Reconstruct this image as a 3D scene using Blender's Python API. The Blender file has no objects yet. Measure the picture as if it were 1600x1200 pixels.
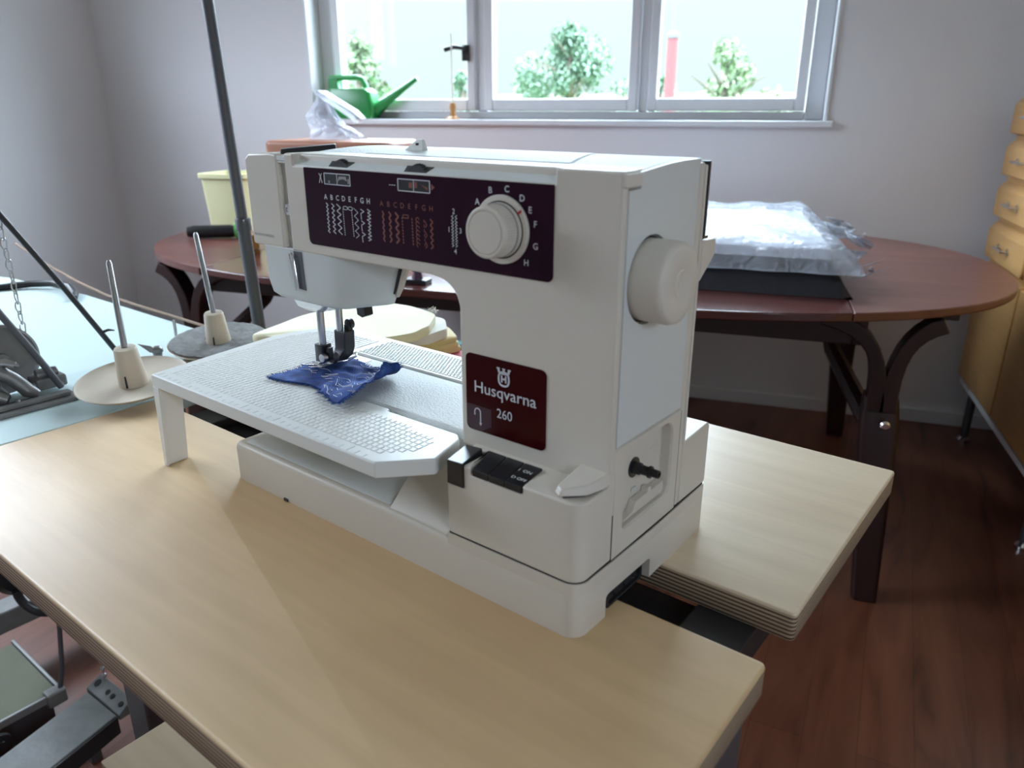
import bpy, bmesh, math, random
from mathutils import Vector, Matrix

random.seed(7)
C = bpy.context.scene.collection
SC = bpy.context.scene

# ------------------------------------------------------------------ camera, sky, exposure
K = 0.973e-3                       # bench frame millimetres -> metres
ROT = math.radians(-20.0)          # the bench stands turned 20 degrees in the room
EYE = Vector((0.0, 0.0, 1.12))
TOP = 0.76                         # height of the bench top
cd = bpy.data.cameras.new('camera')
cam = bpy.data.objects.new('camera', cd)
C.objects.link(cam)
cd.sensor_width = 36.0
cd.lens = 36.0 * 1183.0 / 1600.0
cam.location = EYE
cam.rotation_euler = (math.radians(90.0) - math.atan(430.0 / 1183.0), 0, math.radians(18.1))
cd.clip_start = 0.02
cd.dof.use_dof = True
cd.dof.focus_distance = 0.80
cd.dof.aperture_fstop = 7.5
SC.camera = cam

SC.view_settings.view_transform = 'Standard'
SC.view_settings.look = 'None'
SC.view_settings.exposure = 0.0
SC.view_settings.gamma = 1.0
SC.view_settings.use_curve_mapping = False
SC.cycles.use_denoising = True
SC.cycles.max_bounces = 10
SC.cycles.diffuse_bounces = 6
SC.cycles.glossy_bounces = 4
SC.cycles.transmission_bounces = 6
SC.cycles.transparent_max_bounces = 12
SC.cycles.caustics_reflective = False
SC.cycles.caustics_refractive = False
SC.cycles.sample_clamp_indirect = 6.0

w = bpy.data.worlds.new('overcast_sky')
SC.world = w
w.use_nodes = True
wn = w.node_tree
wn.nodes.clear()
wo = wn.nodes.new('ShaderNodeOutputWorld')
wb = wn.nodes.new('ShaderNodeBackground')
wtc = wn.nodes.new('ShaderNodeTexCoord')
wsep = wn.nodes.new('ShaderNodeSeparateXYZ')
wr = wn.nodes.new('ShaderNodeValToRGB')
wn.links.new(wtc.outputs['Generated'], wsep.inputs[0])
wn.links.new(wsep.outputs[2], wr.inputs[0])
wn.links.new(wr.outputs[0], wb.inputs[0])
wb.inputs[1].default_value = 9.0
wn.links.new(wb.outputs[0], wo.inputs[0])
r = wr.color_ramp
r.elements[0].position = 0.0
r.elements[0].color = (0.112, 0.134, 0.136, 1)
r.elements[1].position = 0.12
r.elements[1].color = (0.125, 0.146, 0.148, 1)
for p_, c_ in ((0.22, (1.85, 2.15, 2.6, 1)), (0.75, (3.0, 3.4, 3.95, 1))):
    e_ = r.elements.new(p_)
    e_.color = c_


def portal(name, loc, rot, sx, sy):
    l = bpy.data.lights.new(name, 'AREA')
    l.shape = 'RECTANGLE'
    l.size, l.size_y = sx, sy
    l.cycles.is_portal = True
    o = bpy.data.objects.new(name, l)
    o.location = loc
    o.rotation_euler = rot
    C.objects.link(o)


# room: x -3.0..1.3, y -2.6..3.017, z 0..2.7
WIN = (-1.885, 0.177, 1.08, 2.50)
portal('window_light_portal', (-0.854, 3.24, 1.79), (math.radians(-90), 0, 0), 2.1, 1.45)
portal('fill_window_light_portal', (1.54, -1.02, 1.74), (0, math.radians(90), 0), 0.72, 0.62)  # portal of the added fill window in the right wall
portal('side_window_light_portal', (-3.24, 1.05, 1.85), (0, math.radians(-90), 0), 0.8, 1.9)

# ------------------------------------------------------------------ materials
MATS = {}


def mat(name, col, rough=0.5, metal=0.0, bump=None, vary=None, spec=0.5, sheen=0.0, trans=0.0, alpha=None, emit=None):
    m = bpy.data.materials.new(name)
    m.use_nodes = True
    nt = m.node_tree
    b = nt.nodes['Principled BSDF']
    b.inputs['Base Color'].default_value = (*col, 1)
    b.inputs['Roughness'].default_value = rough
    b.inputs['Metallic'].default_value = metal
    b.inputs['Specular IOR Level'].default_value = spec
    if sheen:
        b.inputs['Sheen Weight'].default_value = sheen
    if trans:
        b.inputs['Transmission Weight'].default_value = trans
    tc = nt.nodes.new('ShaderNodeTexCoord')
    if vary:
        scale, amt = vary[:2]
        n = nt.nodes.new('ShaderNodeTexNoise')
        n.inputs['Scale'].default_value = scale
        n.inputs['Detail'].default_value = 4
        nt.links.new(tc.outputs['Object'], n.inputs['Vector'])
        mx = nt.nodes.new('ShaderNodeMix')
        mx.data_type = 'RGBA'
        mx.inputs[6].default_value = (*[c * (1 - amt) for c in col], 1)
        mx.inputs[7].default_value = (*[min(1, c * (1 + amt)) for c in col], 1)
        nt.links.new(n.outputs[0], mx.inputs[0])
        nt.links.new(mx.outputs[2], b.inputs['Base Color'])
    if bump:
        scale, st, dist = bump
        n = nt.nodes.new('ShaderNodeTexNoise')
        n.inputs['Scale'].default_value = scale
        n.inputs['Detail'].default_value = 3
        nt.links.new(tc.outputs['Object'], n.inputs['Vector'])
        bm_ = nt.nodes.new('ShaderNodeBump')
        bm_.inputs['Strength'].default_value = st
        bm_.inputs['Distance'].default_value = dist
        nt.links.new(n.outputs[0], bm_.inputs['Height'])
        nt.links.new(bm_.outputs[0], b.inputs['Normal'])
    MATS[name] = m
    return m


cream = mat('cream_plastic', (0.63, 0.58, 0.50), 0.42, bump=(900, 0.10, 0.0004))
cream2 = mat('cool_white_plastic', (0.62, 0.645, 0.625), 0.38)
grain = mat('grained_white_plastic', (0.64, 0.66, 0.65), 0.52, bump=(520, 0.9, 0.0012), spec=0.3)
white_pl = mat('smooth_white_plastic', (0.70, 0.70, 0.67), 0.38, bump=(60, 0.05, 0.0005), spec=0.35)
panel_m = mat('aubergine_panel', (0.020, 0.0015, 0.012), 0.22, spec=0.18)
brand_m = mat('maroon_panel', (0.036, 0.0012, 0.002), 0.20, spec=0.25)
brand_s = mat('mauve_film', (0.060, 0.026, 0.034), 0.30, spec=0.3)
print_w = mat('white_print', (0.62, 0.62, 0.66), 0.5)
print_r = mat('rust_print', (0.22, 0.055, 0.04), 0.5)
print_shade_g = mat('grey_print_and_shade', (0.30, 0.29, 0.28), 0.5)
red_m = mat('red_mark', (0.55, 0.02, 0.03), 0.5)
blackp = mat('black_plastic', (0.012, 0.012, 0.014), 0.32)
blackr = mat('black_ribbed', (0.014, 0.014, 0.016), 0.5)
chrome = mat('chrome', (0.78, 0.78, 0.80), 0.12, 1.0)
steel = mat('brushed_steel', (0.50, 0.50, 0.51), 0.28, 1.0)
dsteel = mat('dark_steel', (0.10, 0.10, 0.11), 0.40, 0.6)
iron = mat('grey_cast_iron', (0.20, 0.195, 0.19), 0.42, 0.5, bump=(90, 0.3, 0.002), vary=(40, 0.35))
blackpaint = mat('black_painted_metal', (0.018, 0.018, 0.020), 0.38)
greypaint = mat('grey_powder_coat', (0.085, 0.085, 0.095), 0.5)
leggrey = mat('dark_leg_paint', (0.075, 0.070, 0.075), 0.45)
beige = mat('beige_plastic', (0.56, 0.48, 0.38), 0.5)
lint = mat('grey_felt', (0.20, 0.20, 0.19), 0.95, bump=(200, 0.8, 0.002), vary=(70, 0.5))
paleblue = mat('pale_blue_laminate', (0.58, 0.70, 0.70), 0.42, bump=(300, 0.1, 0.0005), vary=(9, 0.04))
wallpaint = mat('white_wall_paint', (0.745, 0.735, 0.755), 0.85, bump=(60, 0.12, 0.002))
ceilpaint = mat('ceiling_paint', (0.88, 0.87, 0.86), 0.9)
trimpaint = mat('white_gloss_trim', (0.74, 0.75, 0.77), 0.45)
framepaint = mat('white_window_paint', (0.72, 0.73, 0.76), 0.35)
yellowcloth = mat('pale_yellow_cotton', (0.80, 0.75, 0.50), 0.9, sheen=0.3, bump=(140, 0.3, 0.002), vary=(14, 0.06))
yellowcloth2 = mat('golden_cotton', (0.72, 0.56, 0.27), 0.9, sheen=0.3, bump=(140, 0.3, 0.002))
creamcloth = mat('cream_cotton', (0.78, 0.75, 0.68), 0.9, sheen=0.3, bump=(120, 0.3, 0.002))
redcloth = mat('crimson_cloth', (0.55, 0.03, 0.07), 0.85, sheen=0.3)
tealcloth = mat('teal_cloth', (0.05, 0.28, 0.30), 0.85)
greenpl = mat('green_plastic', (0.02, 0.24, 0.055), 0.28)
limepl = mat('lime_plastic', (0.15, 0.55, 0.15), 0.4)
chestwood = None
darkfab = mat('navy_black_fabric', (0.010, 0.011, 0.017), 0.8, bump=(60, 0.5, 0.004))
creambin = mat('cream_yellow_plastic', (0.66, 0.64, 0.38), 0.45)
purple = mat('dark_purple_plastic', (0.06, 0.015, 0.05), 0.4)
brass = mat('amber_wax', (0.42, 0.20, 0.06), 0.4)
candle = mat('white_wax', (0.85, 0.83, 0.76), 0.5)
redmast = mat('faded_red_paint', (0.15, 0.035, 0.035), 0.7)
treadlegrey = mat('worn_grey_metal', (0.20, 0.205, 0.20), 0.55, 0.3, bump=(60, 0.4, 0.002), vary=(25, 0.35))
olivemat = mat('olive_rubber', (0.145, 0.150, 0.105), 0.8, bump=(200, 0.3, 0.001), vary=(12, 0.2))
threadw = mat('white_thread', (0.62, 0.62, 0.70), 0.8)
denimedge = mat('frayed_blue_thread', (0.022, 0.075, 0.26), 0.9)
bark = mat('bark', (0.10, 0.08, 0.06), 0.9)
leafA = mat('fresh_green_leaves', (0.15, 0.22, 0.11), 0.8)
leafB = mat('blue_green_leaves', (0.115, 0.19, 0.125), 0.8)
grassm = mat('grass', (0.12, 0.18, 0.07), 0.95)
farwall = mat('pale_render', (0.2, 0.2, 0.19), 0.9)
farroof = mat('grey_roof', (0.30, 0.22, 0.20), 0.8)
gap_m = mat('seam_black', (0.03, 0.028, 0.025), 0.8)


def nodes(m):
    nt = m.node_tree
    return nt, nt.nodes['Principled BSDF']


def ramp(nt, stops):
    n = nt.nodes.new('ShaderNodeValToRGB')
    cr = n.color_ramp
    cr.elements[0].position, cr.elements[0].color = stops[0][0], (*stops[0][1], 1)
    cr.elements[1].position, cr.elements[1].color = stops[-1][0], (*stops[-1][1], 1)
    for p, c in stops[1:-1]:
        e = cr.elements.new(p)
        e.color = (*c, 1)
    return n


def wood(name, c1, c2, stretch, scale=3.0, rough=0.4, rings=0.0, bumpst=0.05, coord='Object', spec=0.5, rot=0.0):
    m = mat(name, c1, rough, spec=spec)
    nt, b = nodes(m)
    tc = nt.nodes.new('ShaderNodeTexCoord')
    mp = nt.nodes.new('ShaderNodeMapping')
    mp.inputs['Scale'].default_value = stretch
    mp.inputs['Rotation'].default_value = (0, 0, rot)
    nt.links.new(tc.outputs[coord], mp.inputs[0])
    n = nt.nodes.new('ShaderNodeTexNoise')
    n.inputs['Scale'].default_value = scale
    n.inputs['Detail'].default_value = 6
    n.inputs['Distortion'].default_value = 0.6
    nt.links.new(mp.outputs[0], n.inputs[0])
    rp = ramp(nt, [(0.30, c1), (0.70, c2)])
    nt.links.new(n.outputs[0], rp.inputs[0])
    # fine streaks along the grain
    mp3 = nt.nodes.new('ShaderNodeMapping'); mp3.inputs['Scale'].default_value = [q * (1.6 if q == min(stretch) else 9.0) for q in stretch]
    nt.links.new(tc.outputs[coord], mp3.inputs[0])
    n3 = nt.nodes.new('ShaderNodeTexNoise'); n3.inputs['Scale'].default_value = 3.0; n3.inputs['Detail'].default_value = 5; n3.inputs['Distortion'].default_value = 0.4
    nt.links.new(mp3.outputs[0], n3.inputs[0])
    r3 = ramp(nt, [(0.32, (0.92, 0.905, 0.88)), (0.66, (1.04, 1.04, 1.04))])
    nt.links.new(n3.outputs[0], r3.inputs[0])
    mx3 = nt.nodes.new('ShaderNodeMix'); mx3.data_type = 'RGBA'; mx3.blend_type = 'MULTIPLY'; mx3.inputs[0].default_value = 0.8
    nt.links.new(rp.outputs[0], mx3.inputs[6]); nt.links.new(r3.outputs[0], mx3.inputs[7])
    nt.links.new(mx3.outputs[2], b.inputs['Base Color'])
    bp = nt.nodes.new('ShaderNodeBump')
    bp.inputs['Strength'].default_value = bumpst
    bp.inputs['Distance'].default_value = 0.002
    n2 = nt.nodes.new('ShaderNodeTexNoise')
    n2.inputs['Scale'].default_value = scale * 30
    nt.links.new(mp.outputs[0], n2.inputs[0])
    nt.links.new(n2.outputs[0], bp.inputs['Height'])
    nt.links.new(bp.outputs[0], b.inputs['Normal'])
    return m


birch = wood('birch_veneer', (0.53, 0.350, 0.175), (0.68, 0.485, 0.275), (0.9, 2.6, 2.6), 2.4, 0.48, bumpst=0.06, spec=0.85)
birch2 = wood('birch_veneer_light', (0.60, 0.46, 0.30), (0.72, 0.59, 0.42), (0.9, 2.6, 2.6), 2.4, 0.42, bumpst=0.06, spec=1.0)
oak = wood('golden_oak_veneer', (0.46, 0.245, 0.08), (0.57, 0.32, 0.12), (3, 1, 3), 3.0, 0.38)
mahog = wood('mahogany_top_satin', (0.100, 0.034, 0.028), (0.155, 0.060, 0.046), (1, 6, 6), 3.0, 0.30)
mahog_g = wood('mahogany_top_gloss', (0.075, 0.022, 0.020), (0.11, 0.038, 0.032), (1, 6, 6), 3.0, 0.16)
mahog_d = wood('dark_mahogany', (0.020, 0.008, 0.008), (0.034, 0.012, 0.011), (6, 6, 1), 3.0, 0.35)
casewood = wood('red_brown_case_wood', (0.28, 0.105, 0.06), (0.38, 0.16, 0.09), (1, 5, 5), 3.0, 0.45)


def ply_edge():
    m = mat('plywood_edge', (0.4, 0.3, 0.2), 0.6)
    nt, b = nodes(m)
    tc = nt.nodes.new('ShaderNodeTexCoord')
    sp = nt.nodes.new('ShaderNodeSeparateXYZ')
    nt.links.new(tc.outputs['Object'], sp.inputs[0])
    nz = nt.nodes.new('ShaderNodeTexNoise')
    nz.inputs['Scale'].default_value = 25
    nt.links.new(tc.outputs['Object'], nz.inputs[0])
    a = nt.nodes.new('ShaderNodeMath'); a.operation = 'MULTIPLY'; a.inputs[1].default_value = 0.0004
    nt.links.new(nz.outputs[0], a.inputs[0])
    s = nt.nodes.new('ShaderNodeMath'); s.operation = 'ADD'
    nt.links.new(sp.outputs[2], s.inputs[0]); nt.links.new(a.outputs[0], s.inputs[1])
    d = nt.nodes.new('ShaderNodeMath'); d.operation = 'DIVIDE'; d.inputs[1].default_value = 0.0036
    nt.links.new(s.outputs[0], d.inputs[0])
    f = nt.nodes.new('ShaderNodeMath'); f.operation = 'FRACT'
    nt.links.new(d.outputs[0], f.inputs[0])
    rp = ramp(nt, [(0.0, (0.44, 0.33, 0.22)), (0.42, (0.44, 0.33, 0.22)), (0.50, (0.085, 0.05, 0.03)), (0.88, (0.085, 0.05, 0.03)), (0.97, (0.44, 0.33, 0.22))])
    nt.links.new(f.outputs[0], rp.inputs[0])
    nt.links.new(rp.outputs[0], b.inputs['Base Color'])
    return m


plyedge = ply_edge()


def floor_mat():
    m = mat('cherry_laminate', (0.2, 0.08, 0.05), 0.33)
    nt, b = nodes(m)
    tc = nt.nodes.new('ShaderNodeTexCoord')
    mp = nt.nodes.new('ShaderNodeMapping')
    mp.inputs['Rotation'].default_value = (0, 0, math.radians(90 + 8))
    nt.links.new(tc.outputs['Object'], mp.inputs[0])
    br = nt.nodes.new('ShaderNodeTexBrick')
    br.inputs['Color1'].default_value = (0.9, 0.9, 0.9, 1)
    br.inputs['Color2'].default_value = (1.12, 1.08, 1.05, 1)
    br.inputs['Mortar'].default_value = (0.72, 0.70, 0.68, 1)
    br.inputs['Scale'].default_value = 1.0
    br.inputs['Mortar Size'].default_value = 0.0012
    br.inputs['Brick Width'].default_value = 1.25
    br.inputs['Row Height'].default_value = 0.096
    nt.links.new(mp.outputs[0], br.inputs[0])
    mp2 = nt.nodes.new('ShaderNodeMapping')
    mp2.inputs['Scale'].default_value = (1.6, 9, 1)
    nt.links.new(mp.outputs[0], mp2.inputs[0])
    n = nt.nodes.new('ShaderNodeTexNoise')
    n.inputs['Scale'].default_value = 1.6
    n.inputs['Detail'].default_value = 5
    n.inputs['Distortion'].default_value = 0.8
    nt.links.new(mp2.outputs[0], n.inputs[0])
    rp = ramp(nt, [(0.26, (0.035, 0.016, 0.010)), (0.42, (0.145, 0.052, 0.030)), (0.62, (0.19, 0.073, 0.042)), (0.8, (0.23, 0.098, 0.058))])
    nt.links.new(n.outputs[0], rp.inputs[0])
    mx = nt.nodes.new('ShaderNodeMix'); mx.data_type = 'RGBA'; mx.blend_type = 'MULTIPLY'
    mx.inputs[0].default_value = 1.0
    nt.links.new(rp.outputs[0], mx.inputs[6]); nt.links.new(br.outputs[0], mx.inputs[7])
    nt.links.new(mx.outputs[2], b.inputs['Base Color'])
    return m


floorm = floor_mat()


def denim():
    m = mat('blue_denim', (0.02, 0.09, 0.35), 0.9, sheen=0.4)
    nt, b = nodes(m)
    tc = nt.nodes.new('ShaderNodeTexCoord')
    wv = nt.nodes.new('ShaderNodeTexWave')
    wv.inputs['Scale'].default_value = 260
    wv.inputs['Distortion'].default_value = 1.0
    wv.bands_direction = 'DIAGONAL'
    nt.links.new(tc.outputs['Object'], wv.inputs[0])
    n = nt.nodes.new('ShaderNodeTexNoise'); n.inputs['Scale'].default_value = 70; n.inputs['Detail'].default_value = 5
    nt.links.new(tc.outputs['Object'], n.inputs[0])
    md = nt.nodes.new('ShaderNodeMath'); md.operation = 'MULTIPLY_ADD'; md.inputs[1].default_value = 0.22
    nt.links.new(wv.outputs[1] if len(wv.outputs) > 1 else wv.outputs[0], md.inputs[0]); nt.links.new(n.outputs[0], md.inputs[2])
    rp = ramp(nt, [(0.38, (0.003, 0.014, 0.085)), (0.60, (0.008, 0.040, 0.21)), (0.82, (0.05, 0.12, 0.36))])
    nt.links.new(md.outputs[0], rp.inputs[0])
    nt.links.new(rp.outputs[0], b.inputs['Base Color'])
    bp = nt.nodes.new('ShaderNodeBump'); bp.inputs['Strength'].default_value = 0.5; bp.inputs['Distance'].default_value = 0.0006
    nt.links.new(md.outputs[0], bp.inputs['Height']); nt.links.new(bp.outputs[0], b.inputs['Normal'])
    return m


denim_m = denim()
denim_m.node_tree.nodes['Principled BSDF'].inputs['Sheen Weight'].default_value = 0.0


def film(name, col, alpha, rough, bs=18, bst=0.9, bd=0.01):
    """thin translucent plastic film or pane: part glossy, part transparent"""
    m = bpy.data.materials.new(name); m.use_nodes = True
    nt = m.node_tree; b = nt.nodes['Principled BSDF']
    b.inputs['Base Color'].default_value = (*col, 1)
    b.inputs['Roughness'].default_value = rough
    b.inputs['Alpha'].default_value = alpha
    if bst:
        tc = nt.nodes.new('ShaderNodeTexCoord'); n = nt.nodes.new('ShaderNodeTexNoise')
        n.inputs['Scale'].default_value = bs; n.inputs['Detail'].default_value = 4; n.inputs['Distortion'].default_value = 1.2
        nt.links.new(tc.outputs['Object'], n.inputs[0])
        bp = nt.nodes.new('ShaderNodeBump'); bp.inputs['Strength'].default_value = bst; bp.inputs['Distance'].default_value = bd
        nt.links.new(n.outputs[0], bp.inputs['Height']); nt.links.new(bp.outputs[0], b.inputs['Normal'])
    return m


bagfilm = film('crinkled_clear_film', (0.46, 0.50, 0.58), 0.50, 0.24, bs=26, bst=1.0, bd=.012)
bagfilm2 = film('clear_plastic_bag', (0.60, 0.62, 0.70), 0.5, 0.25)


def pane_mat():
    m = bpy.data.materials.new('window_glass'); m.use_nodes = True
    nt = m.node_tree; nt.nodes.clear()
    o = nt.nodes.new('ShaderNodeOutputMaterial'); t = nt.nodes.new('ShaderNodeBsdfTransparent'); g = nt.nodes.new('ShaderNodeBsdfGlossy')
    t.inputs[0].default_value = (0.93, 0.97, 0.96, 1); g.inputs['Roughness'].default_value = 0.02
    mx = nt.nodes.new('ShaderNodeMixShader'); mx.inputs[0].default_value = 0.05
    nt.links.new(t.outputs[0], mx.inputs[1]); nt.links.new(g.outputs[0], mx.inputs[2]); nt.links.new(mx.outputs[0], o.inputs[0])
    return m


glass = pane_mat()

# ------------------------------------------------------------------ builders
# frames: 'bench' = millimetres on the bench top (x along the machine, y to its back); 'room' = metres
ORIGIN = EYE + Matrix.Rotation(ROT, 3, 'Z') @ (-Vector((0.24605, -0.39109, 0.0)) * 0.973)
ORIGIN.z = TOP


class Frame:
    kind = 'room'
    p0 = Vector((0, 0, 0))


F = Frame()


def frame(kind, p0):
    F.kind = kind
    F.p0 = Vector(p0)


def world_of(p):
    p = Vector(p)
    if F.kind == 'room':
        return p
    return ORIGIN + Matrix.Rotation(ROT, 3, 'Z') @ (p * K)


def setup(o):
    o.location = world_of(F.p0)
    if F.kind == 'bench':
        o.rotation_euler = (0, 0, ROT)


def tag(o, label=None, cat=None, group=None, kind=None):
    if label: o['label'] = label
    if cat: o['category'] = cat
    if group: o['group'] = group
    if kind: o['kind'] = kind
    return o


def thing(name, label, cat, kindf, p0, group=None):
    frame(kindf, p0)
    o = bpy.data.objects.new(name, None)
    o.empty_display_size = 0.05
    C.objects.link(o)
    setup(o)
    return tag(o, label, cat, group)


class B:
    def __init__(s):
        s.bm = bmesh.new()
        s.mi = 0

    def face(s, pts):
        vs = [s.bm.verts.new(p) for p in pts]
        f = s.bm.faces.new(vs)
        f.material_index = s.mi
        return f

    def box(s, x0, x1, y0, y1, z0, z1):
        v = [s.bm.verts.new((x, y, z)) for x in (x0, x1) for y in (y0, y1) for z in (z0, z1)]
        for q in ((0, 1, 3, 2), (4, 6, 7, 5), (0, 4, 5, 1), (2, 3, 7, 6), (0, 2, 6, 4), (1, 5, 7, 3)):
            s.bm.faces.new([v[i] for i in q]).material_index = s.mi
        return s

    def hexa(s, lo, hi):
        """lo, hi: lists of matching points (bottom ring, top ring)"""
        a = [s.bm.verts.new(p) for p in lo]
        b = [s.bm.verts.new(p) for p in hi]
        n = len(a)
        s.bm.faces.new(a[::-1]).material_index = s.mi
        s.bm.faces.new(b).material_index = s.mi
        for i in range(n):
            j = (i + 1) % n
            s.bm.faces.new([a[i], a[j], b[j], b[i]]).material_index = s.mi
        return s

    def prism(s, poly, axis, a, b):
        def P(u, v, t):
            return {'z': (u, v, t), 'y': (u, t, v), 'x': (t, u, v)}[axis]
        return s.hexa([P(u, v, a) for u, v in poly], [P(u, v, b) for u, v in poly])

    def loft(s, rings, cap=True, closed=True):
        rs = [[s.bm.verts.new(p) for p in r] for r in rings]
        n = len(rs[0])
        for a, b in zip(rs, rs[1:]):
            for i in range(n if closed else n - 1):
                j = (i + 1) % n
                s.bm.faces.new([a[i], a[j], b[j], b[i]]).material_index = s.mi
        if cap:
            s.bm.faces.new(rs[0][::-1]).material_index = s.mi
            s.bm.faces.new(rs[-1]).material_index = s.mi
        return s

    def tube(s, pts, rad, n=12, closed=False):
        pts = [Vector(p) for p in pts]
        m = len(pts)
        rads = rad if isinstance(rad, (list, tuple)) else [rad] * m
        rings = []
        prev = None
        for i, p in enumerate(pts):
            if closed:
                d = pts[(i + 1) % m] - pts[i - 1]
            else:
                d = pts[min(i + 1, m - 1)] - pts[max(i - 1, 0)]
            d.normalize()
            if prev is None:
                up = Vector((0, 0, 1)) if abs(d.z) < 0.9 else Vector((1, 0, 0))
                u = d.cross(up).normalized()
            else:
                u = (prev - d * prev.dot(d)).normalized()
            prev = u
            v = d.cross(u)
            rings.append([p + (u * math.cos(t) + v * math.sin(t)) * rads[i] for t in [2 * math.pi * k / n for k in range(n)]])
        if closed:
            rings.append(rings[0])
        return s.loft(rings, cap=not closed)

    def cyl(s, p0, p1, r0, r1=None, n=28):
        return s.tube([p0, p1], [r0, r0 if r1 is None else r1], n)

    def lathe(s, prof, c, axis='z', n=40, cap=True, tilt=None):
        """prof: (radius, height) pairs"""
        c = Vector(c)
        rings = []
        for rr, h in prof:
            ring = []
            for k in range(n):
                t = 2 * math.pi * k / n
                a, b = rr * math.cos(t), rr * math.sin(t)
                q = Vector({'z': (a, b, h), 'y': (a, h, b), 'x': (h, a, b)}[axis])
                if tilt is not None:
                    q = tilt @ q
                ring.append(c + q)
            rings.append(ring)
        return s.loft(rings, cap)

    def build(s, name, material, parent=None, bevel=0.0, seg=3, smooth=True, sub=0, solid=0.0, angle=35):
        bm = s.bm
        sc = K if F.kind == 'bench' else 1.0
        for v in bm.verts:
            v.co = (v.co - F.p0) * sc
        bmesh.ops.recalc_face_normals(bm, faces=bm.faces)
        me = bpy.data.meshes.new(name)
        bm.to_mesh(me)
        bm.free()
        ms = material if isinstance(material, (list, tuple)) else [material]
        for m in ms:
            me.materials.append(m)
        o = bpy.data.objects.new(name, me)
        C.objects.link(o)
        if parent is None:
            setup(o)
        else:
            o.parent = parent
        if solid:
            md = o.modifiers.new('solid', 'SOLIDIFY'); md.thickness = solid * sc; md.offset = 0
        if sub:
            md = o.modifiers.new('sub', 'SUBSURF'); md.levels = sub; md.render_levels = sub
        if bevel:
            md = o.modifiers.new('bevel', 'BEVEL')
            md.width = bevel * sc; md.segments = seg; md.limit_method = 'ANGLE'; md.angle_limit = math.radians(angle)
            md.harden_normals = True
        if smooth:
            me.polygons.foreach_set('use_smooth', [True] * len(me.polygons))
            me.set_sharp_from_angle(angle=math.radians(angle))
        return o


def cut(o, cutter):
    """subtract the cutter builder from o, then throw the cutter away"""
    tmp = cutter.build('cutter', gap_m, parent=None, smooth=False)
    if o.parent is not None:
        tmp.location = (0, 0, 0); tmp.rotation_euler = (0, 0, 0); tmp.parent = o.parent
    keep = [m for m in o.modifiers]
    specs = [(m.type, m.name, getattr(m, 'width', None), getattr(m, 'segments', None)) for m in keep]
    for m in keep:
        o.modifiers.remove(m)
    md = o.modifiers.new('cut', 'BOOLEAN')
    md.operation = 'DIFFERENCE'; md.object = tmp; md.solver = 'EXACT'
    bpy.context.view_layer.update()
    dg = bpy.context.evaluated_depsgraph_get()
    me = bpy.data.meshes.new_from_object(o.evaluated_get(dg))
    o.modifiers.clear()
    o.data = me
    for t, n, wd, sg in specs:
        if t == 'BEVEL':
            b = o.modifiers.new('bevel', 'BEVEL'); b.width = wd; b.segments = sg
            b.limit_method = 'ANGLE'; b.angle_limit = math.radians(35); b.harden_normals = True
    bpy.data.objects.remove(tmp)
    me.polygons.foreach_set('use_smooth', [True] * len(me.polygons))
    me.set_sharp_from_angle(angle=math.radians(35))
    return o


def rrect(x0, x1, y0, y1, r, n=5):
    rs = r if isinstance(r, (list, tuple)) else [r] * 4   # bl br tr tl
    out = []
    for (cx, cy, a0, rr) in ((x0, y0, 180, rs[0]), (x1, y0, 270, rs[1]), (x1, y1, 0, rs[2]), (x0, y1, 90, rs[3])):
        sx = 1 if cx == x0 else -1
        sy = 1 if cy == y0 else -1
        for k in range(n + 1):
            t = math.radians(a0 + 90 * k / n)
            out.append((cx + sx * rr + rr * math.cos(t), cy + sy * rr + rr * math.sin(t)))
    return out


def inpoly(x, y, poly):
    c = False
    j = len(poly) - 1
    for i in range(len(poly)):
        xi, yi = poly[i]; xj, yj = poly[j]
        if (yi > y) != (yj > y) and x < (xj - xi) * (y - yi) / (yj - yi) + xi:
            c = not c
        j = i
    return c


def strip2d(b, pts, wd, y, dy=0.25, dashes=None):
    """thin raised ribbon following pts (x,z) on the plane y, facing -y"""
    for (a, c) in zip(pts, pts[1:]):
        ax, az = a; cx, cz = c
        L = math.hypot(cx - ax, cz - az)
        if L < 1e-6: continue
        nx, nz = -(cz - az) / L * wd / 2, (cx - ax) / L * wd / 2
        segs = [(0, 1)] if not dashes else [(k / dashes, (k + 0.62) / dashes) for k in range(dashes)]
        for s0, s1 in segs:
            p = (ax + (cx - ax) * s0, az + (cz - az) * s0); q = (ax + (cx - ax) * s1, az + (cz - az) * s1)
            b.hexa([(p[0] - nx, y, p[1] - nz), (q[0] - nx, y, q[1] - nz), (q[0] + nx, y, q[1] + nz), (p[0] + nx, y, p[1] + nz)],
                   [(p[0] - nx, y - dy, p[1] - nz), (q[0] - nx, y - dy, q[1] - nz), (q[0] + nx, y - dy, q[1] + nz), (p[0] + nx, y - dy, p[1] + nz)])


def text_into(b, s, size, fn, align='CENTER', wd=1.0, bold=0.0):
    """lay the outline of a word into builder b; fn maps flat (x, y, depth) to a point"""
    cu = bpy.data.curves.new('t', 'FONT')
    cu.body = s; cu.size = size; cu.align_x = align; cu.extrude = 0.0; cu.resolution_u = 3
    cu.offset = bold
    t = bpy.data.objects.new('t', cu)
    C.objects.link(t)
    bpy.context.view_layer.update()
    dg = bpy.context.evaluated_depsgraph_get()
    me = bpy.data.meshes.new_from_object(t.evaluated_get(dg))
    vs = [b.bm.verts.new(fn(v.co.x * wd, v.co.y, 0.22)) for v in me.vertices]
    for p in me.polygons:
        try:
            b.bm.faces.new([vs[i] for i in p.vertices]).material_index = b.mi
        except ValueError:
            pass
    bpy.data.objects.remove(t); bpy.data.curves.remove(cu); bpy.data.meshes.remove(me)


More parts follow.
